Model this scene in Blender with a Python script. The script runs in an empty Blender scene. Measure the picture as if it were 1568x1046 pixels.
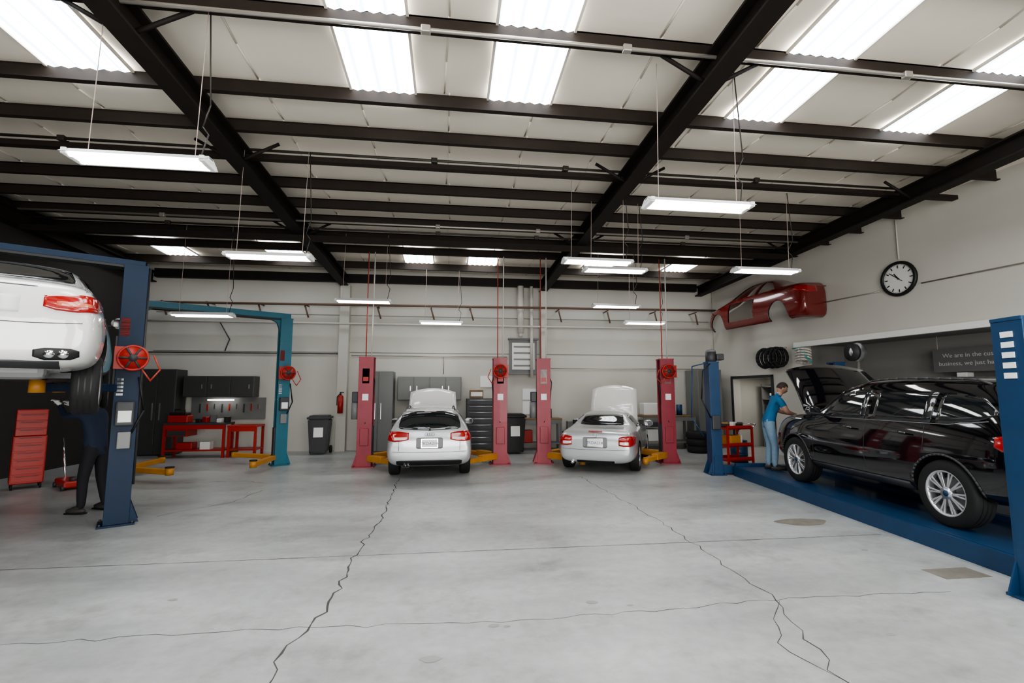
import bpy,bmesh,math,random
from mathutils import Vector,Matrix,Euler
from mathutils.bvhtree import BVHTree
random.seed(3)
COL=bpy.context.scene.collection
def link(o): COL.objects.link(o); return o
# ------------------------------------------------------------ materials
def mat(name,col,rough=.5,metal=0,noise=0,scale=5,bump=0,emit=0,coat=0,alpha=1,spec=.5,ecol=None):
    m=bpy.data.materials.new(name);m.use_nodes=True
    nt=m.node_tree;b=nt.nodes['Principled BSDF']
    b.inputs['Base Color'].default_value=(*col,1);b.inputs['Roughness'].default_value=rough
    b.inputs['Metallic'].default_value=metal;b.inputs['Coat Weight'].default_value=coat
    b.inputs['Specular IOR Level'].default_value=spec
    if emit:
        b.inputs['Emission Color'].default_value=(*(ecol or col),1);b.inputs['Emission Strength'].default_value=emit
    if noise or bump:
        tc=nt.nodes.new('ShaderNodeTexCoord');n=nt.nodes.new('ShaderNodeTexNoise');n.inputs['Scale'].default_value=scale
        n.inputs['Detail'].default_value=6;nt.links.new(tc.outputs['Object'],n.inputs['Vector'])
        if noise:
            mx=nt.nodes.new('ShaderNodeMix');mx.data_type='RGBA'
            mx.inputs[6].default_value=(*[c*(1-noise) for c in col],1);mx.inputs[7].default_value=(*[min(1,c*(1+noise)) for c in col],1)
            nt.links.new(n.outputs['Fac'],mx.inputs[0]);nt.links.new(mx.outputs[2],b.inputs['Base Color'])
        if bump:
            bp=nt.nodes.new('ShaderNodeBump');bp.inputs['Strength'].default_value=bump;bp.inputs['Distance'].default_value=.02
            nt.links.new(n.outputs['Fac'],bp.inputs['Height']);nt.links.new(bp.outputs[0],b.inputs['Normal'])
    return m
M={}
def dm(k,*a,**kw): M[k]=mat(k,*a,**kw)
dm('steel_dark',(.014,.01,.008),.65,noise=.3,spec=.3)
dm('purlin',(.024,.017,.013),.65,noise=.3,spec=.3)
dm('pipe_dark',(.03,.025,.02),.5)
dm('pipe_light',(.6,.57,.52),.4)
dm('conduit',(.4,.37,.33),.35,.6)
dm('rust_pipe',(.14,.085,.06),.6)
dm('navy',(.004,.018,.045),.5,noise=.25,spec=.3)
dm('teal',(.01,.115,.165),.45,noise=.2,coat=.1)
dm('blue',(.005,.04,.105),.45,noise=.25,coat=.1)
dm('red_lift',(.27,.028,.045),.45,noise=.2,coat=.1)
dm('red',(.36,.018,.01),.4)
dm('yellow',(.45,.2,.03),.5,noise=.25)
dm('black',(.008,.008,.008),.5)
dm('blackgloss',(.003,.003,.005),.06,coat=1)
dm('rubber',(.01,.01,.01),.75)
dm('darkgrey',(.04,.04,.043),.5)
dm('midgrey',(.18,.18,.18),.5)
dm('recess_paint',(.26,.255,.24),.7)
dm('cabinet',(.05,.05,.048),.45,noise=.1)
dm('cabinet_light',(.17,.172,.165),.45)
dm('alloy',(.7,.71,.73),.28,.9)
dm('chrome',(.85,.85,.86),.1,1)
dm('glass',(.012,.014,.016),.04,coat=1)
dm('white_paint',(.74,.73,.7),.2,coat=1)
dm('silver_paint',(.5,.51,.52),.3,.45,coat=1)
dm('maroon_paint',(.17,.012,.009),.25,.1,coat=1)
dm('tail_red',(.32,.006,.005),.15,coat=1)
dm('tail_orange',(.6,.15,.08),.15,coat=1)
dm('lens_white',(.7,.6,.58),.12,coat=1)
dm('plate',(.78,.78,.76),.4)
dm('plate_text',(.05,.07,.2),.5)
dm('white',(.74,.73,.7),.5)
dm('sign_board',(.13,.13,.125),.6)
dm('sign_letters',(.5,.5,.48),.6)
dm('paper',(.8,.8,.78),.8)
dm('wire',(.5,.4,.35),.5)
dm('red_hose',(.4,.05,.03),.4)
dm('green_hose',(.05,.3,.28),.4)
dm('wood',(.2,.12,.06),.6,noise=.3)
dm('skin',(.5,.28,.2),.5)
dm('hair',(.04,.024,.016),.7,noise=.4,scale=40)
dm('shirt_blue',(.015,.13,.28),.8,noise=.15,scale=12,bump=.3)
dm('jeans',(.2,.3,.4),.85,noise=.2,scale=20,bump=.3)
dm('shoe',(.04,.035,.03),.6)
dm('shirt_navy',(.012,.02,.045),.85,noise=.15,bump=.3)
dm('pants_dark',(.01,.01,.013),.85,bump=.3)
dm('glove',(.75,.75,.72),.6)
dm('lamp_body',(.8,.8,.78),.4)
dm('tube',(1,1,.97),.4,emit=10)
dm('crack',(.06,.056,.052),.9)
dm('patch',(.16,.145,.12),.8,noise=.4,scale=8)
dm('stain',(.27,.265,.25),.5,noise=.25,scale=6)
dm('seam',(.75,.7,.62),.7)
# ------------------------------------------------------------ mesh builder
class MB:
    def __init__(s,name): s.name=name;s.bm=bmesh.new();s.mats=[]
    def mi(s,k):
        m=M[k] if isinstance(k,str) else k
        if m not in s.mats: s.mats.append(m)
        return s.mats.index(m)
    def add(s,t,k,Mx=None,smooth=False):
        if Mx is not None: bmesh.ops.transform(t,matrix=Mx,verts=t.verts)
        i=s.mi(k)
        for f in t.faces: f.material_index=i;f.smooth=smooth
        me=bpy.data.meshes.new('t');t.to_mesh(me);t.free();s.bm.from_mesh(me);bpy.data.meshes.remove(me)
        return s
    def box(s,c,size,k,rot=(0,0,0),bev=0):
        t=bmesh.new();bmesh.ops.create_cube(t,size=1);bmesh.ops.scale(t,vec=size,verts=t.verts)
        if bev: bmesh.ops.bevel(t,geom=t.edges[:],offset=bev,segments=2,affect='EDGES',profile=.5)
        return s.add(t,k,Matrix.Translation(c)@Euler(rot).to_matrix().to_4x4())
    def b2(s,x0,x1,y0,y1,z0,z1,k,bev=0):
        return s.box(((x0+x1)/2,(y0+y1)/2,(z0+z1)/2),(abs(x1-x0),abs(y1-y0),abs(z1-z0)),k,bev=bev)
    def cyl(s,p0,p1,r,k,r2=None,seg=16):
        p0=Vector(p0);p1=Vector(p1);d=p1-p0
        t=bmesh.new();bmesh.ops.create_cone(t,cap_ends=True,segments=seg,radius1=r,radius2=r if r2 is None else r2,depth=d.length)
        q=Vector((0,0,1)).rotation_difference(d.normalized())
        s.add(t,k,Matrix.Translation((p0+p1)/2)@q.to_matrix().to_4x4(),True);return s
    def tube(s,pts,r,k,seg=8):
        for a,b in zip(pts[:-1],pts[1:]):
            s.cyl(a,b,r,k,seg=seg)
        for p in pts[1:-1]: s.sph(p,(r,r,r),k,seg=seg)
        return s
    def sph(s,c,rad,k,seg=16,rot=(0,0,0)):
        t=bmesh.new();bmesh.ops.create_uvsphere(t,u_segments=seg,v_segments=max(6,seg//2),radius=1)
        return s.add(t,k,Matrix.Translation(c)@Euler(rot).to_matrix().to_4x4()@Matrix.Diagonal((*rad,1)),True)
    def lathe(s,prof,k,Mx=None,seg=32,smooth=True):
        t=bmesh.new();rings=[]
        for (r,z) in prof:
            rings.append([t.verts.new((r*math.cos(2*math.pi*i/seg),r*math.sin(2*math.pi*i/seg),z)) for i in range(seg)])
        for a,b in zip(rings[:-1],rings[1:]):
            for i in range(seg):
                t.faces.new((a[i],a[(i+1)%seg],b[(i+1)%seg],b[i]))
        return s.add(t,k,Mx,smooth)
    def prism(s,pts,vec,k,smooth=False):
        t=bmesh.new();v=[t.verts.new(p) for p in pts];f=t.faces.new(v)
        r=bmesh.ops.extrude_face_region(t,geom=[f]);vv=[g for g in r['geom'] if isinstance(g,bmesh.types.BMVert)]
        bmesh.ops.translate(t,vec=vec,verts=vv);bmesh.ops.recalc_face_normals(t,faces=t.faces)
        return s.add(t,k,None,smooth)
    def obj(s,loc=(0,0,0),rz=0,parent=None,rot=None):
        bmesh.ops.recalc_face_normals(s.bm,faces=s.bm.faces)
        me=bpy.data.meshes.new(s.name);s.bm.to_mesh(me);s.bm.free()
        for m in s.mats: me.materials.append(m)
        o=link(bpy.data.objects.new(s.name,me));o.location=loc;o.rotation_euler=rot if rot else (0,0,rz)
        if parent: o.parent=parent
        return o
def emp(name,loc=(0,0,0),rz=0):
    e=link(bpy.data.objects.new(name,None));e.location=loc;e.rotation_euler=(0,0,rz);e.empty_display_size=.2;return e
RX=Matrix.Rotation(math.pi/2,4,'Y')
def evalmesh(o,name):
    dg=bpy.context.evaluated_depsgraph_get();dg.update()
    return bpy.data.meshes.new_from_object(o.evaluated_get(dg),depsgraph=dg)
# ------------------------------------------------------------ room
SL=.0286
def zoff(y): return SL*(15.2-y)
Rz=5.5
def wallx(y): return 8.83+.13*(15.2-y)
def floor_mat():
    m=bpy.data.materials.new('concrete_floor');m.use_nodes=True;nt=m.node_tree;b=nt.nodes['Principled BSDF']
    tc=nt.nodes.new('ShaderNodeTexCoord')
    def noise(sc,det,vec,ro=.6):
        n=nt.nodes.new('ShaderNodeTexNoise');n.inputs['Scale'].default_value=sc;n.inputs['Detail'].default_value=det;n.inputs['Roughness'].default_value=ro
        nt.links.new(vec,n.inputs['Vector']);return n
    def ramp(src,p0,c0,p1,c1):
        r=nt.nodes.new('ShaderNodeValToRGB');r.color_ramp.elements[0].position=p0;r.color_ramp.elements[1].position=p1
        r.color_ramp.elements[0].color=(*c0,1);r.color_ramp.elements[1].color=(*c1,1);nt.links.new(src,r.inputs[0]);return r
    def mul(a,b_,f):
        mx=nt.nodes.new('ShaderNodeMix');mx.data_type='RGBA';mx.blend_type='MULTIPLY';mx.inputs[0].default_value=f
        nt.links.new(a,mx.inputs[6]);nt.links.new(b_,mx.inputs[7]);return mx.outputs[2]
    mp=nt.nodes.new('ShaderNodeMapping');mp.inputs['Scale'].default_value=(.5,1.6,1);nt.links.new(tc.outputs['Object'],mp.inputs[0])
    n1=noise(.55,8,mp.outputs[0],.65);n2=noise(9,8,tc.outputs['Object']);n3=noise(1.3,10,tc.outputs['Object'],.75)
    c=ramp(n1.outputs['Fac'],.32,(.27,.275,.27),.7,(.45,.46,.45)).outputs[0]
    c=mul(c,ramp(n2.outputs['Fac'],.35,(.68,.67,.65),.6,(1,1,1)).outputs[0],.35)
    c=mul(c,ramp(n3.outputs['Fac'],.34,(.55,.53,.5),.48,(1,1,1)).outputs[0],.5)
    nt.links.new(c,b.inputs['Base Color'])
    rr=ramp(n1.outputs['Fac'],.3,(.28,.28,.28),.7,(.42,.42,.42));nt.links.new(rr.outputs[0],b.inputs['Roughness'])
    bp=nt.nodes.new('ShaderNodeBump');bp.inputs['Strength'].default_value=.06;nt.links.new(n2.outputs['Fac'],bp.inputs['Height']);nt.links.new(bp.outputs[0],b.inputs['Normal'])
    return m
M['floor']=floor_mat()
dm('wall',(.54,.52,.47),.75,noise=.07,scale=1.2,bump=.05)
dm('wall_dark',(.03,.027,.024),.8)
dm('ceil',(.88,.81,.7),.8,noise=.05,scale=2,bump=.15)
b=MB('floor');b.b2(-9.6,12.5,-4.3,16,-.15,0,'floor');b.obj()
b=MB('wall_back');b.b2(-9.6,9.2,15.2,15.4,0,5.62,'wall')
b.obj()
b=MB('trim_1')
for z in (2.95,4.1): b.b2(-8.6,8.7,15.185,15.197,z-.008,z+.008,'cabinet_light')
b.obj()
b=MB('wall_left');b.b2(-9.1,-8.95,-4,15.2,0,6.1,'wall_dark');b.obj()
b=MB('wall_front')
for x0,x1 in ((-8.95,-7),(-3.2,-2.2),(1.8,2.8),(6.8,11.5)): b.b2(x0,x1,-4.2,-4,0,6.1,'wall')
b.b2(-8.95,11.5,-4.2,-4,4.3,6.1,'wall');b.obj()
ang=math.atan(.13)
def wr(y,z,off=0):
    n=Vector((-1,-.13,0)).normalized();return Vector((wallx(y),y,z))+n*off
b=MB('wall_right')
def wseg(y0,y1,z0,z1,k='wall',o0=-.25,o1=0):
    p=[wr(y0,z0,o0),wr(y1,z0,o0),wr(y1,z0,o1),wr(y0,z0,o1)];b.prism(p,(0,0,z1-z0),k)
RY0,RY1=4.6,11.6
wseg(14.3,15.15,0,3);wseg(12.75,14.3,2.15,3);wseg(RY1,12.75,0,3);wseg(-4,RY0,0,3);wseg(-4,15.15,3,6.1);wseg(RY0,RY1,0,.9)
b.obj()
b=MB('wall_recess')
wseg(RY0,RY1,.8,3,'recess_paint',-1.45,-1.35);wseg(RY0,RY1,.8,.9,'recess_paint',-1.35,-.25);wseg(RY0,RY1,2.98,3.1,'recess_paint',-1.35,-.25)
wseg(RY0-.1,RY0,.8,3.1,'recess_paint',-1.45,-.25);wseg(RY1,RY1+.1,.8,3.1,'recess_paint',-1.45,-.25)
wseg(12.3,14.7,0,2.4,'wall',-1.6,-1.5);wseg(12.3,12.4,0,2.4,'wall',-1.5,-.25);wseg(14.6,14.7,0,2.4,'wall',-1.5,-.25);wseg(12.3,14.7,2.3,2.4,'wall',-1.5,-.25)
b.obj()
b=MB('door_1')
for y0,y1,z0,z1 in ((12.66,12.745,0,2.24),(14.305,14.38,0,2.24),(12.66,14.38,2.16,2.24)): wseg(y0,y1,z0,z1,'darkgrey',.003,.03)
b.obj()
b=MB('storage_shelf')
for z in (.5,1.0,1.5,1.9): wseg(12.6,14.3,z,z+.03,'midgrey',-1.45,-1.05)
for y in (12.6,14.27): wseg(y,y+.03,0,2,'midgrey',-1.45,-1.05)
for i in range(14):
    z=(.53,1.03,1.53)[i%3];y=12.7+.11*i;wseg(y,y+.1,z,z+random.uniform(.15,.35),random.choice(['white','red','darkgrey','paper']),-1.4,-1.1)
b.obj()
b=MB('trim_2')
wseg(3,11.8,2.93,3.06,'white',0,.12)
b.obj()
# ceiling
b=MB('ceiling')
t=bmesh.new();nx,ny=60,96
PY=[-2.6,-1.3,0,1.2,2.4,3.6,4.88,6.2,7.1,7.75,8.9,9.8,10.65,11.65,12.65,14.1,15.2]
def sag(y):
    for a,c in zip(PY[:-1],PY[1:]):
        if a<=y<=c: return -.035*math.sin(math.pi*(y-a)/(c-a))
    return 0
g=[[t.verts.new((-9.1+21*i/nx,-4.2+19.5*j/ny,Rz+zoff(-4.2+19.5*j/ny)+.04+sag(-4.2+19.5*j/ny))) for i in range(nx+1)] for j in range(ny+1)]
for j in range(ny):
    for i in range(nx): t.faces.new((g[j][i],g[j][i+1],g[j+1][i+1],g[j+1][i]))
b.add(t,'ceil',smooth=True)
co=b.obj();sm=co.modifiers.new('s','SOLIDIFY');sm.thickness=.1;sm.offset=1
b=MB('ceiling_seam')
x=-8.6
while x<9.6:
    for a,c in zip(PY[:-1],PY[1:]):
        if a<2: continue
        dx=random.uniform(-.05,.05);p=[]
        m=(a+c)/2
        for (ya,yb) in ((a,m),(m,c)):
            za=Rz+zoff(ya)+sag(ya)+.03;zb=Rz+zoff(yb)+sag(yb)+.03
            b.cyl((x+dx*(ya-a),ya,za-.005),(x+dx*(yb-a),yb,zb-.005),.012,'seam',seg=6)
    x+=1.22
b.obj()
b=MB('roof_purlin')
for y in PY[:-1]:
    z=Rz+zoff(y)
    if y in(7.75,): continue
    xr=9.7 if y>5 else 11
    b.b2(-8.9,xr,y-.012,y+.012,z-.2,z-.01,'purlin');b.b2(-8.9,xr,y-.07,y+.012,z-.215,z-.2,'purlin')
    b.b2(-8.9,xr,y-.012,y+.06,z-.03,z-.015,'purlin')
b.obj()
b=MB('roof_beam')
for xr in (-8.75,-3.24,2.96,8.35):
    for (z0,z1,w) in ((4.97,5.0,.12),(5.0,5.25,.012),(5.25,5.28,.12)):
        p=[(xr-w,-4,z0+zoff(-4)),(xr+w,-4,z0+zoff(-4)),(xr+w,15.15,z0+zoff(15.15)),(xr-w,15.15,z0+zoff(15.15))]
        b.prism(p,(0,0,z1-z0),'steel_dark')
for xr in (-3.24,2.96,8.35):
    for y in (4.88,7.4,10.65):
        for sx in (-1,1):
            b.cyl((xr+sx*.05,y,5.0+zoff(y)),(xr+sx*.6,y,5.3+zoff(y)),.025,'steel_dark',seg=6)
b.obj()
b=MB('roof_header_beam')
b.b2(-8.6,8.2,10.5,10.6,4.98,5.1,'steel_dark');b.b2(-8.6,8.2,14.95,15.1,5.1,5.35,'steel_dark');b.obj()
b=MB('ceiling_conduit')
for y,dz,k in ((4.75,-.27,'conduit'),(7.62,-.2,'pipe_dark'),(7.72,-.24,'purlin'),(10.4,-.42,'pipe_dark'),(10.2,-.34,'conduit'),(11.5,-.26,'pipe_dark')):
    z=Rz+zoff(y)+dz
    b.cyl((-8.4,y,z),(8.2,y,z),.022,k,seg=8)
    for xx in (-5.8,-.3,1.9,5.4):
        b.box((xx,y,z),(.1,.07,.08),k,bev=.01)
b.b2(-8.9,9.6,7.68,7.8,Rz+zoff(7.7)-.3,Rz+zoff(7.7)-.22,'purlin')
b.obj()
def sky_mat():
    m=bpy.data.materials.new('translucent_skylight');m.use_nodes=True;nt=m.node_tree;b=nt.nodes['Principled BSDF']
    tc=nt.nodes.new('ShaderNodeTexCoord');w=nt.nodes.new('ShaderNodeTexWave');w.inputs['Scale'].default_value=1.3;w.bands_direction='X';w.inputs['Distortion'].default_value=.3
    r=nt.nodes.new('ShaderNodeValToRGB');r.color_ramp.elements[0].color=(.42,.56,.66,1);r.color_ramp.elements[0].position=0;r.color_ramp.elements[1].position=.2;r.color_ramp.elements[1].color=(.95,.97,1,1)
    nt.links.new(tc.outputs['Object'],w.inputs['Vector']);nt.links.new(w.outputs['Fac'],r.inputs[0])
    nt.links.new(r.outputs[0],b.inputs['Emission Color']);b.inputs['Emission Strength'].default_value=9
    return m
M['sky']=sky_mat()
wi=0
for (x0,x1) in ((-7.75,-6.95),(-4.95,-4.0),(-1.33,-.52),(.48,1.33),(3.95,4.82),(6.5,7.32)):
    for (y0,y1) in ((.2,6.45),(12.75,14.0)):
        wi+=1;b=MB('window_%d'%wi);t=bmesh.new();n=24
        zz=lambda y:Rz+zoff(y)-.03
        rows=[]
        for yy in (y0,y1):
            rows.append([t.verts.new((x0+(x1-x0)*i/n,yy,zz(yy)+.012*math.cos(i*math.pi/2))) for i in range(n+1)])
        for i in range(n): t.faces.new((rows[0][i],rows[0][i+1],rows[1][i+1],rows[1][i]))
        b.add(t,'sky',smooth=False)
        b.prism([(x0-.03,y0,zz(y0)-.01),(x0,y0,zz(y0)-.01),(x0,y1,zz(y1)-.01),(x0-.03,y1,zz(y1)-.01)],(0,0,.03),'seam')
        b.prism([(x1+.03,y0,zz(y0)-.01),(x1,y0,zz(y0)-.01),(x1,y1,zz(y1)-.01),(x1+.03,y1,zz(y1)-.01)],(0,0,.03),'seam')
        b.obj()
def crack(name,pts,w,jit,k='crack',step=.12):
    b=MB(name);P=[]
    for (a,c) in zip(pts[:-1],pts[1:]):
        a=Vector(a);c=Vector(c);n=max(1,int((c-a).length/step));pr=Vector((-(c-a).y,(c-a).x)).normalized()
        for i in range(n): P.append(a.lerp(c,i/n)+pr*random.uniform(-jit,jit))
    P.append(Vector(pts[-1]));t=bmesh.new();pv=None
    for i,p in enumerate(P):
        q=P[min(i+1,len(P)-1)]-P[max(i-1,0)];pr=Vector((-q.y,q.x)).normalized();ww=w*random.uniform(.4,1.3)
        v=(t.verts.new((*(p+pr*ww),.0015)),t.verts.new((*(p-pr*ww),.0015)))
        if pv: t.faces.new((pv[0],pv[1],v[1],v[0]))
        pv=v
    b.add(t,k);return b.obj()
crack('floor_crack',[(-.9,2.2),(-1.05,3.2),(-1.1,3.6),(-.95,4.3),(-1.0,5.56),(-.92,7),(-.95,8.5),(-1.0,10.2)],.008,.035,step=.09)
crack('floor_crack',[(2.72,10),(2.72,9.2),(2.85,7),(2.84,5.5),(2.76,3.93),(2.38,2.82),(2.3,2)],.005,.04)
crack('floor_crack',[(-3.2,3.97),(-1.1,3.95),(0.8,3.85),(2.76,3.95),(4.4,3.9)],.003,.03)
crack('floor_crack',[(2.76,3.93),(2.3,3.3),(2.5,2.6)],.003,.03)
crack('floor_joint',[(-8.9,5.58),(5.3,5.5)],.005,.004)
crack('floor_crack',[(-8.9,10.1),(-4,10.3),(-3.6,10.1)],.005,.03)
crack('floor_crack',[(-4.1,7.6),(-3.4,8.4),(-3.3,9.3)],.005,.03)
b=MB('floor_patch');t=bmesh.new()
vs=[t.verts.new((4.75+.36*math.cos(a)*(1+.15*math.sin(3*a)),6.15+.17*math.sin(a),.002)) for a in [i*math.pi/10 for i in range(20)]];t.faces.new(vs);b.add(t,'patch')
b.b2(4.65,5.15,4.15,4.4,.0,.002,'patch');b.obj()
b=MB('floor_stain')
for (x,y,r) in ((1.2,4.1,.05),(.35,3.8,.04),(.45,3.78,.025),(-.1,3.4,.07),(3.2,3.3,.03),(-2.3,4.6,.04),(1.5,4.0,.03),(4.6,5.0,.04)):
    t=bmesh.new();vs=[t.verts.new((x+r*math.cos(a)*(1+random.uniform(-.3,.3)),y+.6*r*math.sin(a),.0018)) for a in [i*math.pi/8 for i in range(16)]];t.faces.new(vs);b.add(t,'stain')
b.obj()
# ------------------------------------------------------------ back wall things
b=MB('wall_column')
b.b2(-3.34,-3.06,14.95,15.18,0,5.0,'wall');b.b2(2.86,3.04,14.95,15.18,0,5.0,'wall');b.obj()
b=MB('vent_pipe')
b.cyl((2.2,14.9,5.1),(2.2,14.9,3.6),.1,'pipe_light');b.cyl((2.2,14.9,3.6),(2.2,14.95,3.48),.06,'pipe_light')
b.cyl((2.55,14.9,5.1),(2.55,14.9,2.2),.05,'pipe_light');b.obj()
b=MB('wall_rail_pipe')
b.cyl((-8.7,14.7,4.3),(8.7,14.7,4.42),.035,'rust_pipe',seg=8)
for xx in (-8.2,-7,-5.6,-4.3,-2.2,-.6,.6,3.4,5,6.6,8): 
    b.box((xx,14.92,4.34),(.03,.5,.03),'rust_pipe');b.cyl((xx,14.75,4.3),(xx+.1,14.8,3.95),.025,'rust_pipe',seg=6)
b.cyl((-8.7,14.8,3.78),(8.7,14.8,3.8),.03,'pipe_light',seg=8)
b.obj()
b=MB('electric_conduit')
b.cyl((-8.7,15.16,2.9),(-3.4,15.16,2.9),.018,'darkgrey',seg=6)
b.cyl((-3.0,15.16,2.85),(1.8,15.16,2.85),.014,'conduit',seg=6)
b.cyl((-.2,15.16,2.85),(-.2,15.16,2.3),.014,'conduit',seg=6)
b.cyl((3.2,15.16,2.5),(8.6,15.16,2.5),.012,'conduit',seg=6)
b.tube([(-6.8,15.15,3.8),(-6.5,15.12,3.3),(-6.6,15.1,2.95)],.015,'darkgrey')
b.obj()
b=MB('electric_panel')
b.b2(1.87,2.75,15.1,15.19,2.35,3.4,'cabinet_light');b.b2(1.95,2.67,15.06,15.1,2.45,3.3,'white')
for i in range(4): b.b2(2.0,2.62,15.05,15.06,2.55+.2*i,2.6+.2*i,'cabinet_light')
b.b2(1.83,2.8,15.0,15.19,3.4,3.45,'midgrey');b.b2(1.83,2.8,15.0,15.19,2.3,2.35,'midgrey');b.obj()
def cabinet(name,x0,x1,y0,y1,z0,z1,k,nd=2,rows=1,handle='alloy'):
    b=MB(name);b.b2(x0,x1,y0,y1,z0,z1,k,bev=.01);w=(x1-x0)/nd;h=(z1-z0)/rows
    for i in range(nd):
        for j in range(rows):
            b.b2(x0+i*w+.012,x0+(i+1)*w-.012,y0-.018,y0+.01,z0+j*h+.012,z0+(j+1)*h-.012,k,bev=.006)
            if rows>2: b.cyl((x0+i*w+.08,y0-.035,z0+(j+.75)*h),(x0+(i+1)*w-.08,y0-.035,z0+(j+.75)*h),.009,handle,seg=6)
            else: b.b2(x0+(i+.5)*w-.01+(.3*w if i%2==0 else -.3*w),x0+(i+.5)*w+.01+(.3*w if i%2==0 else -.3*w),y0-.035,y0-.01,z0+(j+.4)*h,z0+(j+.6)*h,handle)
    return b.obj()
cabinet('tall_storage_cabinet',-8.55,-7.6,14.6,15.15,.02,2.38,'cabinet')
cabinet('wall_cabinet',-7.5,-5.6,14.75,15.15,1.6,2.2,'cabinet',3)
b=MB('pegboard');b.b2(-7.42,-5.4,15.12,15.18,.95,1.58,'cabinet_light');b.b2(-6.9,-6.2,14.9,14.95,1.5,1.53,'tube')
for i in range(9): b.b2(-7.2+i*.2,-7.17+i*.2,15.09,15.12,1.15+.05*(i%3),1.4,('darkgrey','red','chrome')[i%3])
b.obj()
def workbench(name,x0,x1,y0,y1,h,k,top,shelf=True,drawers=True):
    b=MB(name);b.b2(x0,x1,y0,y1,h-.05,h,top,bev=.008)
    for x in (x0+.04,x1-.04):
        for y in (y0+.04,y1-.04): b.b2(x-.03,x+.03,y-.03,y+.03,0,h-.05,k)
    if shelf: b.b2(x0+.02,x1-.02,y0+.02,y1-.02,.18,.22,k)
    b.b2(x0+.02,x1-.02,y0,y0+.02,h-.16,h-.05,k)
    if drawers:
        b.b2(x0+.1,x0+.6,y0+.02,y1-.05,h-.35,h-.16,k);b.b2(x0+.13,x0+.57,y0+.005,y0+.03,h-.33,h-.2,'darkgrey')
    return b
b=workbench('red_workbench',-7.5,-5.95,13.9,14.5,.92,'red','darkgrey')
b.b2(-7.2,-6.8,14.0,14.3,.22,.4,'red',bev=.02);b.b2(-6.6,-6.35,14.0,14.2,.22,.42,'white');b.obj()
workbench('red_workbench',-5.9,-5.15,13.9,14.5,.85,'red','red',drawers=False).obj()
b=MB('toolbox')
b.b2(-7.45,-6.95,14.0,14.3,.921,1.12,'red',bev=.02);b.b2(-7.42,-7,14.02,14.28,1.12,1.2,'black',bev=.02);b.tube([(-7.35,14.15,1.2),(-7.35,14.15,1.27),(-7.1,14.15,1.27),(-7.1,14.15,1.2)],.012,'black');b.obj()
b=MB('bench_tools')
for i in range(5):
    x=-6.75+i*.18;h=.1+.05*(i%3);b.box((x,14.2,.921+h/2),(.12,.16,h),('black','red','darkgrey','white')[i%4],rot=(0,0,i),bev=.01)
b.obj()
def stool(loc):
    b=MB('round_stool');b.cyl((0,0,.62),(0,0,.68),.17,'black',seg=24);b.lathe([(.17,.62),(.18,.65),(.17,.68)],'chrome')
    for i in range(4):
        a=i*math.pi/2+.4;b.cyl((.1*math.cos(a),.1*math.sin(a),.62),(.2*math.cos(a),.2*math.sin(a),0),.013,'chrome',seg=8)
    for z,rr in ((.2,.175),(.4,.14)):
        b.tube([(rr*math.cos(i*math.pi/8),rr*math.sin(i*math.pi/8),z) for i in range(17)],.009,'chrome',seg=6)
    return b.obj(loc)
stool((-8.0,13.2,0))
def bin_(loc,s=1,k='black',rz=0):
    b=MB('wheeled_trash_bin')
    t=bmesh.new();bmesh.ops.create_cube(t,size=1)
    for v in t.verts:
        f=1 if v.co.z>0 else .78;v.co=Vector((v.co.x*.56*f,v.co.y*.6*f,.5+v.co.z*.9))
    bmesh.ops.bevel(t,geom=t.edges[:],offset=.03,segments=2,affect='EDGES');b.add(t,k)
    b.box((0,0,.98),(.6,.66,.06),k,bev=.02);b.box((0,-.02,1.02),(.5,.5,.05),k,bev=.02)
    b.cyl((-.25,.33,.95),(.25,.33,.95),.018,k,seg=8)
    for sx in(-.26,.26): b.cyl((sx-.03,.27,.1),(sx+.03,.27,.1),.1,'rubber')
    b.box((0,-.285,.62),(.24,.012,.3),'white',rot=(-.07,0,0))
    o=b.obj(loc,rz);o.scale=(s,s,s);return o
bin_((-3.65,14.45,0),1.04,'darkgrey',.1)
cabinet('locker',-2.5,-1.66,14.6,15.15,.02,2.35,'cabinet_light')
cabinet('wall_cabinet',-1.55,.35,14.75,15.15,1.5,2.2,'cabinet_light',4)
cabinet('base_cabinet',-1.55,.35,14.7,15.15,.02,.92,'cabinet_light',4)
cabinet('tool_chest',.5,1.45,14.3,14.85,.1,1.55,'darkgrey',1,8)
b=MB('cardboard_box');b.b2(.6,1.0,14.4,14.75,1.56,1.8,'wood',bev=.01);b.b2(.63,.97,14.39,14.4,1.62,1.74,'paper');b.obj()
bin_((1.85,13.9,0),1.08,'black')
b=MB('wall_poster');b.b2(2.3,2.75,15.16,15.19,1.5,1.85,'paper');b.b2(2.3,2.6,15.16,15.19,1.05,1.45,'paper');b.b2(.95,1.35,15.16,15.19,1.9,2.25,'paper');b.obj()
b=workbench('workbench',5.9,7.6,14.2,14.95,1.02,'midgrey','wood')
b.b2(6.0,6.5,14.4,14.8,1.02,1.4,'white',bev=.03);b.b2(6.7,7.0,14.4,14.7,1.02,1.3,'darkgrey',bev=.03);b.cyl((7.2,14.5,1.02),(7.2,14.5,1.35),.09,'blue');b.b2(6.1,6.5,14.4,14.8,.22,.6,'white',bev=.02);b.obj()
b=workbench('workbench',2.0,3.4,14.4,14.95,.95,'midgrey','wood',drawers=False)
b.b2(2.6,3.1,14.5,14.8,.95,1.25,'darkgrey',bev=.03);b.b2(2.2,2.5,14.5,14.8,.22,.6,'red',bev=.02);b.obj()
cabinet('tall_storage_cabinet',7.75,8.55,14.3,15.1,.02,2.45,'cabinet_light')
b=MB('tire_stack')
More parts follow.
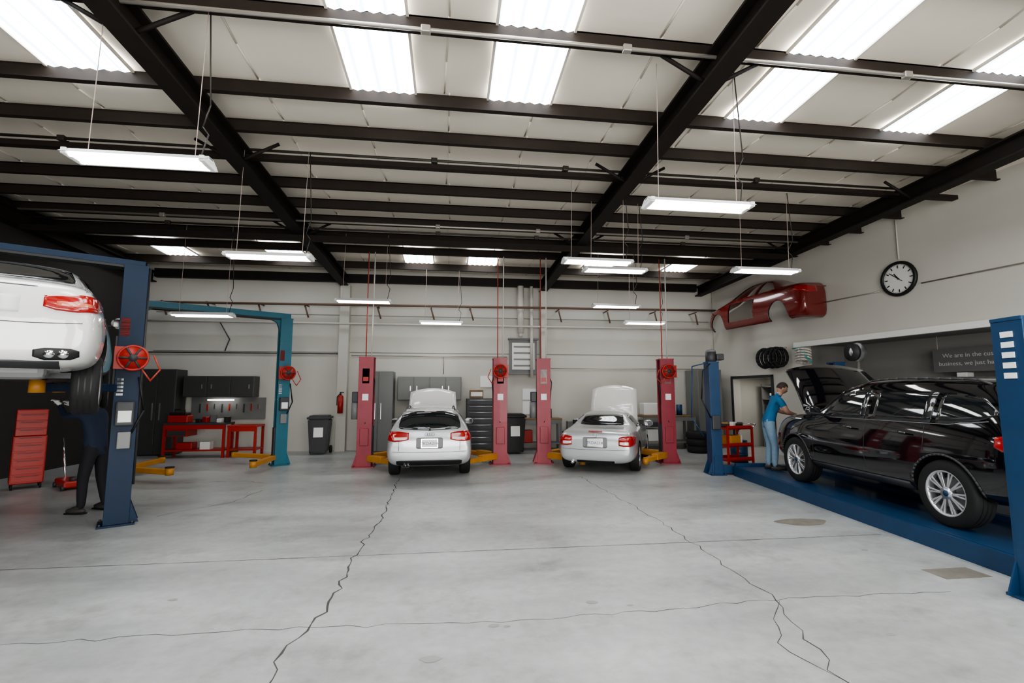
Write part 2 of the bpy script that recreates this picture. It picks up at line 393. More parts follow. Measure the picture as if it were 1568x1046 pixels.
for i in range(3): b.lathe([(.2,0),(.3,0),(.33,.04),(.33,.16),(.3,.2),(.2,.2),(.19,.1),(.2,0)],'rubber',Matrix.Translation((random.uniform(-.02,.02),0,.2*i)))
b.obj((7.2,13.4,0))
b=MB('air_compressor')
b.cyl((-.4,0,.35),(.4,0,.35),.2,'darkgrey',seg=24);b.sph((-.4,0,.35),(.08,.2,.2),'darkgrey');b.sph((.4,0,.35),(.08,.2,.2),'darkgrey')
b.b2(-.3,.3,-.12,.12,.55,.6,'midgrey');b.b2(-.28,-.05,-.1,.1,.6,.85,'midgrey',bev=.02);b.cyl((.05,0,.72),(.3,0,.72),.11,'blue')
for x in(-.35,.35):
    for y in(-.13,.13): b.cyl((x,y,0),(x,y,.22),.02,'black',seg=8)
b.obj((3.9,14.75,0))
b=MB('fire_extinguisher');b.cyl((0,0,.02),(0,0,.5),.08,'red',seg=20);b.sph((0,0,.5),(.08,.08,.06),'red');b.cyl((0,0,.55),(0,0,.62),.02,'black');b.box((.03,0,.63),(.12,.03,.02),'black');b.tube([(-.02,0,.6),(-.1,0,.5),(-.1,0,.25)],.012,'black')
b.obj((-3.2,14.84,1.1))
# ------------------------------------------------------------ clock
b=MB('wall_clock')
b.lathe([(0,0),(.37,0),(.385,.03),(.37,.07),(.325,.075),(.315,.04)],'black');b.lathe([(.318,.035),(0,.035)],'white')
for i in range(12):
    a=i*math.pi/6;b.box((.26*math.sin(a),.26*math.cos(a),.04),(.02,.06,.005),'black',rot=(0,0,-a))
for i in range(60):
    a=i*math.pi/30;b.box((.3*math.sin(a),.3*math.cos(a),.04),(.005,.018,.004),'black',rot=(0,0,-a))
for ln,w,a in ((.15,.02,math.radians(-35)),(.24,.013,math.radians(-50)),(.1,.01,math.radians(130))):
    b.box((ln/2*math.sin(a),ln/2*math.cos(a),.046),(w,ln,.005),'black',rot=(0,0,-a))
b.cyl((0,0,.04),(0,0,.055),.018,'black')
o=b.obj(wr(9.03,4.18,.005))
zx=Vector((-1,-.13,0)).normalized();yx=Vector((0,0,1));xx_=yx.cross(zx)
o.rotation_euler=Matrix((xx_,yx,zx)).transposed().to_euler()
ROTW=o.rotation_euler.copy()
for P_ in ([wr(5,3.97,.02),wr(8.6,3.99,.02)],[wr(9.46,3.99,.02),wr(10.9,4.0,.02)]):
    b=MB('surface_conduit');b.tube(P_,.014,'conduit');b.obj()
b=MB('surface_conduit');b.tube([wr(9.0,5.6,.03),wr(9.0,4.6,.03)],.015,'pipe_light');b.obj()
b=MB('hanging_sign')
b.box((0,0,0),(2.0,.5,.02),'sign_board');o=b.obj(wr(8.2,2.42,-1.0));o.rotation_euler=ROTW
for xx in (-.9,.9): b2_=MB('hanging_cord');b2_.cyl((xx,.25,0),(xx,.55,0),.006,'wire',seg=6);b2_.obj(parent=o)
for i,(tx) in enumerate(("We are in the customer service","business, we just happen to fix cars")):
    c=bpy.data.curves.new('sign_text','FONT');c.body=tx;c.size=.125;c.align_x='CENTER';c.extrude=.002;c.materials.append(M['sign_letters'])
    q=link(bpy.data.objects.new('sign_text',c));q.parent=o;q.location=(0,.06-.17*i,.014)
b=MB('recess_shelf')
wseg(5.2,11.4,1.82,1.86,'midgrey',-1.34,-.8)
for y in (5.2,7.2,9.2,11.3): wseg(y,y+.06,.9,1.82,'midgrey',-1.3,-.85)
b.obj()
b=MB('shelf_goods')
for i in range(24):
    y=5.4+i*.25;h=random.uniform(.1,.3);p=wr(y,1.86+h/2,-1.05)
    b.box(p,(.2,random.uniform(.1,.22),h),random.choice(['red','white','darkgrey','blue','black','paper']),rot=(0,0,ang),bev=.008)
b.obj()
b=MB('hose_bundle')
for i in range(7):
    y=12.15+i*.1;pts=[];
    for j in range(17):
        a=j/16*2*math.pi;pts.append(wr(y+.1*math.sin(a)+.03*(i%3),2.7+(.25+.02*(i%2))*math.cos(a),.22+.14*math.sin(a)))
    b.tube(pts,.036,'rubber',seg=6)
b.tube([wr(12.0,2.95,.15),wr(12.95,2.95,.15)],.02,'conduit');b.obj()
b=MB('coiled_wall_hose')
for i in range(5): 
    b.tube([wr(11.5+.22*math.cos(a),2.55+.07*i+.05*math.sin(a),.12+.1*math.sin(a)) for a in [k*math.pi/6 for k in range(13)]],.025,'pipe_light',seg=6)
b.tube([wr(11.75,2.9,.2),wr(11.5,2.9,.2),wr(11.3,2.6,.2),wr(11.2,2.5,.15)],.02,'green_hose')
b.obj()
# ------------------------------------------------------------ hanging lamps
def lamp(x,y,z,L=1.25):
    b=MB('hanging_fluorescent_lamp')
    b.box((0,0,.03),(L,.1,.05),'lamp_body',bev=.01)
    b.prism([(-L/2,-.15,-.02),(-L/2,-.05,.05),(-L/2,.05,.05),(-L/2,.15,-.02),(-L/2,.14,-.02),(-L/2,.05,.035),(-L/2,-.05,.035),(-L/2,-.14,-.02)],(L,0,0),'lamp_body')
    for yy in (-.075,.075): b.cyl((-L/2+.05,yy,-.015),(L/2-.05,yy,-.015),.028,'tube',seg=12)
    b.box((0,0,.0),(L-.1,.15,.02),'tube')
    for sx in (-1,1): b.box((sx*(L/2-.03),0,-.005),(.05,.26,.06),'lamp_body',bev=.008)
    zc=Rz+zoff(y)-.22-z
    for sx in (-1,1): b.cyl((sx*(L/2-.15),0,.04),(sx*(L/2-.15)+.03,0,zc),.004,'wire',seg=5)
    q=L/2-.1;b.tube([(q,0,.05),(q+.05,.02,.3),(q-.02,.05,.4),(q+.06,0,.6),(q,0,zc)],.007,'pipe_dark',seg=6)
    return b.obj((x,y,z))
for p in [(-2.98,4.85,3.98),(2.8,5.0,3.88),(-2.75,7.55,3.8),(2.55,8.0,4.03),(3.15,8.8,4.1),(5.75,8.0,3.97),(-1.98,11.2,3.82),(-.27,14,3.75),(4.23,11.8,3.95),(5.76,13.6,3.8),(-5.3,11.0,3.4)]:
    lamp(*p)
# ------------------------------------------------------------ lifts
def reel(b,c,sx=1,k='red',q=1):
    x,y,z=c
    for o in (-.07,.07): b.lathe([(.2*q,-.008),(.205*q,0),(.2*q,.008),(.17*q,.004),(.17*q,-.004),(.2*q,-.008)],k,Matrix.Translation((x,y+o,z))@Matrix.Rotation(math.pi/2,4,'X'),28);b.cyl((x,y+o-.004,z),(x,y+o+.004,z),.17*q,k,seg=28)
    b.cyl((x,y-.06,z),(x,y+.06,z),.15*q,'red_hose',seg=24);b.cyl((x,y-.1,z),(x,y+.1,z),.05,'darkgrey')
    for i in range(6): a=i*math.pi/3;b.cyl((x,y-.082,z),(x+.18*q*math.cos(a),y-.082,z+.18*q*math.sin(a)),.014,'darkgrey',seg=6)
    b.box((x-sx*.1,y,z),(.2,.06,.3),k)
    b.tube([(x+.1*sx,y-.05,z-.15),(x+.2*sx,y-.05,z-.3),(x+.3*sx,y-.03,z-.15),(x+.22*sx,y,z+.05)],.01,'red_hose')
def post(b,x,y,h,k,w=.36,d=.26,s=1):
    b.b2(x-s*w/2,x-s*(w/2-.03),y-d/2,y+d/2,0.02,h,k)
    for yy in(-1,1):
        b.b2(x-s*w/2,x+s*w/2,y+yy*d/2-.015,y+yy*d/2+.015,.02,h,k,bev=.004)
        b.b2(x+s*(w/2-.02),x+s*w/2,y+yy*(d/2-.05),y+yy*d/2,.02,h,k)
    b.b2(x-w*.72,x+w*.72,y-d*.8,y+d*.8,0,.025,k)
    for yy in (-1,1): b.prism([(x-s*w/2,y+yy*d/2,.02),(x-s*(w/2+.1),y+yy*d/2,.02),(x-s*w/2,y+yy*d/2,.3)],(0,.015,0),k)
    b.b2(x-w/2-.01,x+w/2+.01,y-d/2-.01,y+d/2+.01,h-.03,h,k)
    for sx in(-1,1):
        for sy in(-1,1): b.cyl((x+sx*w*.62,y+sy*d*.68,.02),(x+sx*w*.62,y+sy*d*.68,.05),.014,'darkgrey',seg=8)
def overhead_lift(loc,rz,W,h,k,carz=.3,yel=True,gus=True,beam=.14):
    b=MB('two_post_lift')
    for s,x in ((1,-W/2),(-1,W/2)):
        post(b,x,0,h,k,s=s,w=.27,d=.24)
        b.b2(x-.08+s*.08,x+.08+s*.08,-.09,.09,carz,carz+.75,'darkgrey')
        for yy in (-1,1):
            e=(s*.62,yy*1.05)
            p0=Vector((x+s*.15,yy*.1,carz+.05));p1=Vector((x+s*.15+e[0],e[1],carz+.05));dd=(p1-p0);a=math.atan2(dd.y,dd.x)
            b.box((p0+p1)/2,(dd.length,.12,.1),k if not yel else 'yellow',rot=(0,0,a),bev=.01)
            b.cyl(p1-Vector((0,0,.06)),p1+Vector((0,0,.08)),.07,'yellow');b.cyl(p1+Vector((0,0,.08)),p1+Vector((0,0,.1)),.08,'rubber')
    b.b2(-W/2-.1,W/2+.1,-.09,.09,h-.02,h-.02+beam,k,bev=.01)
    b.b2(-W/2,W/2,-.11,.11,h-.05,h-.02,'black')
    if gus:
        for s in(-1,1): b.prism([(s*(W/2-.12),-.06,h-.02),(s*(W/2-.4),-.06,h-.02),(s*(W/2-.2),-.06,h-.12),(s*(W/2-.12),-.06,h-.35)],(0,.12,0),k)
    x=W/2
    reel(b,(x+.04,-.24,2.2),q=.85)
    b.b2(x-.1,x+.1,-.26,-.13,1.3,1.62,'darkgrey',bev=.02);b.b2(x-.07,x+.07,-.27,-.26,1.35,1.5,'paper');b.b2(x-.12,x-.02,-.135,-.125,2.5,2.75,'red')
    for i in range(5): b.b2(x-.11,x-.04,-.135,-.125,1.7+.05*i,1.73+.05*i,'paper')
    b.b2(x-.06,x+.08,-.2,-.13,1.0,1.22,'midgrey',bev=.01)
    b.tube([(x+.12,-.2,1.95),(x+.2,-.15,1.5),(x+.08,-.15,1.2)],.015,'black')
    b.tube([(x+.145,.0,h),(x+.145,0,.5)],.02,'darkgrey')
    return b.obj(loc,rz)
a31=math.radians(31)
overhead_lift((-5.65,6.47,0),a31,2.95,3.5,'navy',carz=1.75,yel=False,gus=False,beam=.09)
overhead_lift((-5.32,11.6,0),math.radians(32),3.0,3.55,'teal',carz=.15)
def red_lift(loc,rz,W,h=2.58):
    b=MB('two_post_lift')
    for s,x in ((1,-W/2),(-1,W/2)):
        post(b,x,0,h,'red_lift',s=s,w=.34,d=.3)
        b.b2(x-.1+s*.08,x+.1+s*.08,-.12,.12,.15,.95,'darkgrey')
        b.b2(x-.1,x+.1,-.2,-.12,.5,.9,'red_lift',bev=.01)
        for yy,e in ((-1,(s*.72,-.75)),(1,(s*.7,.9))):
            p0=Vector((x+s*.1,yy*.1,.24));p1=p0+Vector((e[0],e[1],-.1));dd=p1-p0;a=math.atan2(dd.y,dd.x)
            b.box((p0+p1)/2,(dd.length,.13,.1),'yellow',rot=(0,0,a),bev=.01);b.box(p0+dd*.3,(dd.length*.5,.17,.14),'yellow',rot=(0,0,a),bev=.01)
            b.cyl(p1-Vector((0,0,.05)),p1+Vector((0,0,.07)),.07,'yellow')
        b.b2(x-.08,x+.08,-.165,-.155,1.95,2.3,'paper');b.b2(x-.07,x+.07,-.17,-.16,1.55,1.7,'paper');b.b2(x-.06,x+.06,-.172,-.162,2.0,2.1,'red')
        zc=5.2+zoff(loc[1])-.1
        b.cyl((x-.05,.05,h),(x-.05,.05,zc),.013,'red_hose',seg=6);b.cyl((x+.08,.05,h),(x+.1,.05,zc),.016,'pipe_light',seg=6)
        b.tube([(x+s*.05,-.05,h-.1),(x+s*.2,-.1,h-.6),(x+s*.15,-.12,1.3),(x,-.16,1.0)],.012,'black',seg=6)
    x=-W/2;b.b2(x-.32,x-.17,-.1,.12,1.5,1.75,'darkgrey',bev=.02);b.cyl((x-.25,0,1.1),(x-.25,0,1.5),.09,'midgrey')
    x=W/2;reel(b,(x-.02,-.28,2.25),-1,q=.85)
    return b.obj(loc,rz)
red_lift((-.37,11.9,0),0,3.2)
red_lift((3.87,11.75,0),math.radians(-6),3.1)
def four_post():
    b=MB('four_post_lift')
    for sx in(-1,1):
        x0,x1=(-1.05,-.42) if sx<0 else (.42,1.05)
        b.b2(x0,x1,-3.1,3.1,.05,.195,'blue',bev=.01);b.b2(x0+.03,x1-.03,-3.05,3.05,.19,.2,'blue')
        b.b2(x0-.03,x0,-3.1,3.1,.0,.2,'blue')
        b.b2(x0,x1,3.06,3.12,.2,.26,'blue')
    b.b2(-.42,.42,-2.6,2.9,.09,.13,'blue')
    for yy in (3.3,-3.0):
        b.b2(-1.36,1.36,yy-.1,yy+.1,.03,.19,'blue',bev=.01)
        for s in (-1,1): post(b,s*1.38,yy,2.4,'blue',w=.22,d=.24,s=-s)
        for s in (-1,1): b.b2(s*1.38-.08,s*1.38+.08,yy-.15,yy+.15,.02,.4,'blue')
    b.b2(-1.48,-1.3,3.1,3.17,.95,1.25,'darkgrey',bev=.02);b.b2(-1.47,-1.3,-3.135,-3.12,1.9,2.25,'paper')
    for yy in (3.3,-3.0):
        for i in range(6): b.box((-1.38,yy-.127,2.1-.13*i),(.1,.012,.05),'paper')
    for i in range(5): b.box((-1.495,-3.0,2.25-.09*i),(.012,.1,.05),'paper')
    b.cyl((-1.38,3.3,2.35),(-1.38,3.3,2.62),.11,'darkgrey');b.sph((-1.38,3.3,2.62),(.11,.11,.06),'midgrey');b.box((-1.23,3.25,2.5),(.16,.2,.14),'darkgrey',bev=.02)
    b.tube([(-1.4,3.2,2.4),(-1.65,3.1,2.2),(-1.7,3.1,1.6),(-1.5,3.15,1.2)],.015,'black')
    b.tube([(-1.4,3.2,2.4),(-1.8,3.3,2.3),(-1.85,3.3,1.2),(-1.6,3.3,.8)],.012,'blue')
    return b.obj((6.66,6.41,0),-math.radians(6.4))
four_post()
# ------------------------------------------------------------ cars
def itp(k,y):
    if y<=k[0][0]: return k[0][1]
    for (a,b_) in zip(k[:-1],k[1:]):
        if y<=b_[0]: return a[1]+(b_[1]-a[1])*(y-a[0])/(b_[0]-a[0])
    return k[-1][1]
def car_body(sp,paint,extra=None,half=False):
    bm=bmesh.new();rings=[]
    for y in sp['st']:
        W=itp(sp['w'],y);B=itp(sp['zb'],y);S=itp(sp['zs'],y);T=itp(sp['zt'],y);R=itp(sp['wr'],y)
        hp=[(0,B),(W*.8,B),(W*.985,B+.1),(W*1.01,B+.55*(S-B)),(W*.955,S),(R,T-.055 if T-S>.15 else T-.02),(R*.62,T),(0,T+.012)]
        ring=[bm.verts.new((x,y,z)) for x,z in hp]+[bm.verts.new((-x,y,z)) for x,z in hp[-2:0:-1]]
        rings.append(ring)
    n=len(rings[0])
    for a,c in zip(rings[:-1],rings[1:]):
        for i in range(n): bm.faces.new((a[i],a[(i+1)%n],c[(i+1)%n],c[i]))
    bm.faces.new(rings[0]);bm.faces.new(rings[-1]);bmesh.ops.recalc_face_normals(bm,faces=bm.faces)
    for f in bm.faces: f.smooth=True
    me=bpy.data.meshes.new('cage');bm.to_mesh(me);bm.free()
    me.materials.append(M[paint]);me.materials.append(M['black'])
    o=link(bpy.data.objects.new('cage',me));s=o.modifiers.new('s','SUBSURF');s.levels=3;s.render_levels=3
    m2=evalmesh(o,'b');bpy.data.objects.remove(o)
    return m2
def cutter_mesh(items):
    b=MB('cut')
    for it in items:
        if it[0]=='cyl': b.cyl(it[1],it[2],it[3],'black',seg=48)
        elif it[0]=='box': b.box(it[1],it[2],'black')
        else: b.prism(it[1],it[2],'black')
    o=b.obj();me=o.data
    me.materials.clear();me.materials.append(M['black']);me.materials.append(M['black'])
    for p in me.polygons: p.material_index=1
    return o
def cut(me,items,name):
    o=link(bpy.data.objects.new(name,me));c=cutter_mesh(items)
    md=o.modifiers.new('b','BOOLEAN');md.operation='DIFFERENCE';md.object=c;md.solver='EXACT'
    m2=evalmesh(o,name);bpy.data.objects.remove(o);bpy.data.objects.remove(c)
    return m2
def patch(bvh,root,name,dr,cols,k,n=6,off=.002,th=.012,sub=4):
    C=[]
    for a,b_ in zip(cols[:-1],cols[1:]):
        for i in range(sub): f=i/sub;C.append(tuple(a[j]+(b_[j]-a[j])*f for j in range(3)))
    C.append(cols[-1]);t=bmesh.new();G=[]
    for (s,zl,zh) in C:
        row=[]
        for j in range(n+1):
            z=zl+(zh-zl)*j/n
            o,d={'L':((-3,s,z),(1,0,0)),'R':((3,s,z),(-1,0,0)),'B':((s,-4,z),(0,1,0)),'F':((s,4,z),(0,-1,0)),'T':((s,z,4),(0,0,-1))}[dr]
            h,nn,_,_=bvh.ray_cast(Vector(o),Vector(d))
            if h is None: h,nn,_,_=bvh.find_nearest(Vector(o)+Vector(d)*2)
            if nn.dot(Vector(d))>0: nn=-nn
            row.append(t.verts.new(h+nn*off))
        G.append(row)
    for a,b_ in zip(G[:-1],G[1:]):
        for j in range(n): t.faces.new((a[j],a[j+1],b_[j+1],b_[j]))
    bb=MB(name);bb.add(t,k,smooth=True);o=bb.obj(parent=root);m=o.modifiers.new('s','SOLIDIFY');m.thickness=th;m.offset=0
    return o
def both(bvh,root,name,cols,k,**kw):
    patch(bvh,root,name,'L',cols,k,**kw);patch(bvh,root,name,'R',cols,k,**kw)
def mir(cols): return [(-s,a,b_) for s,a,b_ in cols][::-1]
def wheel(R,W,rr,n=10,pair=True,k='alloy'):
    b=MB('wheel')
    b.lathe([(rr,-W/2+.01),(R*.9,-W/2),(R*.97,-W/2+.015),(R,-W/2+.04),(R,W/2-.04),(R*.97,W/2-.015),(R*.9,W/2),(rr,W/2-.01)],'rubber',RX,48)
    for gx in (-.05,0,.05): b.lathe([(R+.001,gx-.006),(R+.001,gx+.006)],'black',RX,48)
    b.lathe([(rr+.005,W/2-.012),(rr-.01,W/2-.008),(rr-.025,W/2-.03),(rr-.03,-W/2+.02)],k,RX,48)
    b.lathe([(rr-.03,-.01),(0,-.01)],'black',RX,32);b.lathe([(rr*.7,.02),(.05,.03)],'midgrey',RX,32)
    xo=W/2-.045
    for i in range(n):
        a=2*math.pi*i/n
        for da in ((-.09,.09) if pair else (0,)):
            p0=Vector((xo+.005,.05*math.cos(a),.05*math.sin(a)));p1=Vector((xo+.01,(rr-.015)*math.cos(a+da),(rr-.015)*math.sin(a+da)))
            d=p1-p0;an=math.atan2(d.z,d.y);b.box((p0+p1)/2,(.03,d.length,.022 if pair else .045),k,rot=(an,0,0),bev=.006)
    b.cyl((xo-.03,0,0),(xo+.025,0,0),.07,k,seg=24);b.cyl((xo+.025,0,0),(xo+.03,0,0),.035,'blue',seg=20)
    return b
def setup(name,sp,paint,loc,rz,cuts=(),drop=0,**wk):
    root=emp(name,loc,rz);me=car_body(sp,paint)
    bvh_o=link(bpy.data.objects.new('tmp',me));dg=bpy.context.evaluated_depsgraph_get();bvh=BVHTree.FromObject(bvh_o,dg);bpy.data.objects.remove(bvh_o)
    R=sp['R'];it=[]
    for ya in sp['ax']:
        for s in (-1,1): it.append(('cyl',(s*(sp['tr']-.2),ya,R),(s*1.3,ya,R),R+.05))
    me=cut(me,it,'body')
    for c in cuts: me=cut(me,[c],'body')
    o=link(bpy.data.objects.new('body',me));o.parent=root
    for f in me.polygons: f.use_smooth=f.material_index==0
    for i,ya in enumerate(sp['ax']):
        for s in(-1,1):
            w=wheel(R,sp['tw'],sp['rr'],**wk).obj((s*sp['tr'],ya,R-drop),0 if s>0 else math.pi,root)
    return root,bvh,me
def arches(root,bvh,sp,k='black'):
    b=MB('wheel_arch_trim');R=sp['R']+.06
    for s in(-1,1):
        for ya in sp['ax']:
            pts=[]
            for i in range(25):
                a=math.radians(6+168*i/24);y=ya+R*math.cos(a);z=sp['R']+R*math.sin(a)
                h,_,_,_=bvh.ray_cast(Vector((s*3,y,z)),Vector((-s,0,0)))
                if h and abs(h.x)>.85: pts.append(h)
            b.tube(pts,.013,k,seg=8)
    b.obj(parent=root)
def rails(root,bvh,x,y0,y1,k):
    b=MB('roof_rail')
    for s in(-1,1):
        pts=[]
        for i in range(13):
            y=y0+(y1-y0)*i/12;h,_,_,_=bvh.ray_cast(Vector((s*x,y,3)),Vector((0,0,-1)));pts.append(h+Vector((0,0,.0 if i in(0,12) else .04)))
        b.tube(pts,.014,k,seg=8)
    b.obj(parent=root)
def plate(root,loc,rot=(0,0,0),txt='7KDA214'):
    b=MB('license_plate');b.box((0,0,0),(.31,.012,.155),'plate',bev=.003);b.box((0,.004,0),(.34,.012,.185),'chrome')
    o=b.obj(loc,0,root,rot=rot)
    c=bpy.data.curves.new('plate_text','FONT');c.body=txt;c.size=.085;c.align_x='CENTER';c.extrude=.001;c.materials.append(M['plate_text'])
    q=link(bpy.data.objects.new('plate_text',c));q.parent=o;q.location=(0,-.008,-.03);q.rotation_euler=(math.pi/2,0,0)
def panel(root,name,w0,w1,L,hinge,angle,paint,under):
    b=MB(name);t=bmesh.new();n=8;m=8;top=[]
    for lay in (0,1):
        G=[]
        for j in range(m+1):
            row=[]
            for i in range(n+1):
                u=-1+2*i/n;v=j/m;w=w0+(w1-w0)*v;cr=.05*(1-u*u)+.04*math.sin(math.pi*v)-(.03*v*v)
                yy=v*L-(.1*u*u*v*v)
                row.append(t.verts.new((u*w,yy,cr-(.03 if lay else 0))))
            G.append(row)
        top.append(G)
        for a,c in zip(G[:-1],G[1:]):
            for i in range(n): t.faces.new((a[i],a[i+1],c[i+1],c[i]))
    A,B=top
    for j in range(m):
        for i in (0,n): t.faces.new((A[j][i],A[j+1][i],B[j+1][i],B[j][i]))
    for i in range(n):
        for j in (0,m): t.faces.new((A[j][i],A[j][i+1],B[j][i+1],B[j][i]))
    bmesh.ops.recalc_face_normals(t,faces=t.faces)
    b.add(t,paint,smooth=True)
    for xx in(-.5,-.17,.17,.5): b.box((xx*w0*1.2,L*.5,-.02),(.06,L*.75,.04),under)
    b.box((0,L*.5,-.02),(w0*1.5,L*.7,.03),under)
    o=b.obj((0,hinge[0],hinge[1]),0,root,rot=(angle,0,0))
    s=MB('hood_strut')
    for xx in(-.6,.6):
        s.cyl((xx*w0,hinge[0]+.35,hinge[1]-.05),(xx*w0,hinge[0]+L*.45*math.cos(angle),hinge[1]+L*.45*math.sin(angle)-.03),.012,'black',seg=8)
    s.obj(parent=root)
def mirrors(root,y,z,x,paint):
    b=MB('side_mirror')
    for s in(-1,1):
        b.sph((s*(x+.12),y,z),(.12,.07,.085),paint,rot=(0,0,0));b.box((s*(x+.03),y,z-.05),(.14,.05,.04),'black',bev=.01);b.box((s*(x+.12),y-.065,z),(.17,.012,.11),'glass',bev=.003)
    b.obj(parent=root)
A3=dict(R=.32,tw=.225,rr=.215,tr=.76,ax=(-1.26,1.3),
 st=[-2.15,-2.12,-2.04,-1.93,-1.8,-1.62,-1.3,-.6,0,.35,.7,1.0,1.15,1.5,1.85,2.05,2.14],
 zt=[(-2.15,.72),(-2.12,.9),(-2.04,1.03),(-1.93,1.2),(-1.8,1.38),(-1.62,1.44),(-.6,1.48),(.1,1.44),(.4,1.37),(.7,1.22),(1.0,1.06),(1.15,1.0),(1.5,.95),(1.9,.84),(2.14,.6)],
 zs=[(-2.15,.68),(-2.12,.84),(-2.04,.94),(-1.9,.98),(-1,.97),(1,.92),(1.5,.88),(1.9,.76),(2.14,.55)],
 zb=[(-2.15,.42),(-2.12,.34),(-2.0,.26),(-1,.2),(1,.2),(1.9,.22),(2.14,.34)],
 w=[(-2.15,.76),(-2.12,.82),(-2.04,.86),(-1.8,.88),(0,.89),(1.4,.88),(1.85,.83),(2.05,.72),(2.14,.55)],
 wr=[(-2.15,.64),(-2.04,.74),(-1.93,.73),(-1.8,.63),(-1.6,.6),(0,.62),(.4,.6),(1.0,.66),(1.15,.7),(1.85,.62),(2.14,.42)])
root,bvh,me=setup('silver_hatchback_car',A3,'silver_paint',(-.42,11.95,0),math.radians(1),n=7,pair=False)
root.scale=(.975,.975,.975)
P=lambda nm,dr,c,k,**kw: patch(bvh,root,nm,dr,c,k,**kw)
P('rear_window','B',[(-.63,1.05,1.13),(-.58,1.03,1.3),(-.3,1.01,1.375),(0,1.0,1.385),(.3,1.01,1.375),(.58,1.03,1.3),(.63,1.05,1.13)],'glass')
tl=[(.42,.82,.95),(.55,.79,.97),(.7,.78,.985),(.82,.80,.98),(.85,.84,.96)]
for c in (tl,mir(tl)): P('taillight','B',c,'tail_red',th=.03)
tl=[(.45,.83,.87),(.6,.815,.865),(.72,.815,.865)]
for c in (tl,mir(tl)): P('reverse_light','B',c,'lens_white',off=.012)
P('plate_recess','B',[(-.27,.66,.84),(-.24,.64,.86),(.24,.64,.86),(.27,.66,.84)],'midgrey',th=.006)
P('bumper_vent','B',[(-.66,.33,.40),(-.6,.30,.41),(.6,.30,.41),(.66,.33,.40)],'black',th=.01)
P('bumper_seam','B',[(-.85,.585,.592),(-.4,.565,.572),(.4,.565,.572),(.85,.585,.592)],'darkgrey',th=.004,n=1)
P('hatch_seam','B',[(-.62,.6,.98),(-.612,.6,.99)],'darkgrey',th=.004);P('hatch_seam','B',[(.612,.6,.99),(.62,.6,.98)],'darkgrey',th=.004)
both(bvh,root,'side_window',[(-1.6,1.03,1.12),(-1.45,1.01,1.32),(-.5,.99,1.36),(.1,.98,1.34),(.55,.98,1.2),(.85,.98,1.02)],'glass')
P('windshield','F',[(-.62,1.04,1.07),(-.5,1.04,1.35),(0,1.06,1.38),(.5,1.04,1.35),(.62,1.04,1.07)],'glass')
plate(root,(0,-2.17,.75),(-.06,0,0))
mirrors(root,.75,1.02,.84,'silver_paint');rails(root,bvh,.52,-1.4,.1,'black')
b=MB('rear_details')
b.tube([(0,-2.05,1.03),(-.2,-2.0,1.1),(-.33,-1.98,1.13)],.008,'black');b.cyl((0,-2.07,1.01),(0,-2.0,1.03),.02,'black')
for i in range(4): b.lathe([(.027,-.004),(.034,0),(.027,.004)],'chrome',Matrix.Translation((-.069+.046*i,-2.135,.93))@Matrix.Rotation(math.pi/2,4,'X'),20)
for xx in (-.5,-.43): b.cyl((xx,-2.13,.3),(xx,-2.0,.3),.033,'chrome');b.cyl((xx,-2.132,.3),(xx,-2.1,.3),.026,'black')
b.box((0,-1.83,1.41),(1.0,.12,.025),'silver_paint',rot=(.2,0,0),bev=.01);b.box((0,-1.89,1.39),(.25,.02,.012),'tail_red')
b.obj(parent=root)
panel(root,'hood',.66,.62,.98,(1.1,.98),math.radians(68),'white_paint','midgrey')
SK=dict(R=.31,tw=.225,rr=.215,tr=.75,ax=(-1.15,1.25),
 st=[-2.0,-1.97,-1.9,-1.75,-1.4,-1.1,-.9,-.65,-.3,.05,.35,.6,.85,1.0,1.4,1.75,1.93,2.0],
 zt=[(-2.0,.66),(-1.97,.8),(-1.9,.88),(-1.75,.92),(-1.1,.97),(-.9,1.06),(-.65,1.22),(-.3,1.3),(.05,1.3),(.35,1.2),(.6,1.06),(.85,.95),(1.0,.92),(1.4,.87),(1.75,.78),(2.0,.55)],
 zs=[(-2.0,.62),(-1.97,.76),(-1.9,.83),(-1.75,.87),(-1,.88),(.8,.87),(1.4,.82),(1.75,.72),(2.0,.5)],
 zb=[(-2.0,.36),(-1.97,.28),(-1.9,.22),(-1,.18),(1,.18),(1.8,.2),(2.0,.3)],
 w=[(-2.0,.66),(-1.97,.74),(-1.9,.79),(-1.7,.84),(-1,.87),(1.2,.87),(1.7,.8),(1.93,.66),(2.0,.5)],
 wr=[(-2.0,.55),(-1.9,.68),(-1.1,.7),(-.9,.64),(-.65,.55),(.05,.55),(.35,.56),(.85,.66),(1.4,.64),(2.0,.4)])
root,bvh,me=setup('silver_roadster_car',SK,'silver_paint',(4.0,11.9,0),math.radians(-27),n=5,pair=False)
P('rear_window','B',[(-.5,1.0,1.05),(-.44,.99,1.19),(-.2,.985,1.215),(.2,.985,1.215),(.44,.99,1.19),(.5,1.0,1.05)],'glass')
tl=[(.5,.62,.78),(.6,.6,.8),(.72,.6,.81),(.79,.62,.8),(.81,.66,.78)]
for c in (tl,mir(tl)): P('taillight','B',c,'tail_red',th=.03)
tl=[(.52,.64,.69),(.62,.63,.69),(.7,.63,.69)]
for c in (tl,mir(tl)): P('turn_light','B',c,'lens_white',off=.012)
P('plate_recess','B',[(-.26,.58,.76),(-.23,.56,.78),(.23,.56,.78),(.26,.58,.76)],'midgrey',th=.006)
P('bumper_seam','B',[(-.8,.535,.541),(-.4,.515,.521),(.4,.515,.521),(.8,.535,.541)],'darkgrey',th=.004,n=1)
P('bumper_vent','B',[(-.4,.24,.29),(.4,.24,.29)],'black',th=.01)
both(bvh,root,'side_window',[(-.62,.95,1.05),(-.5,.93,1.18),(-.1,.92,1.21),(.2,.92,1.19),(.5,.92,1.05),(.68,.92,.96)],'glass')
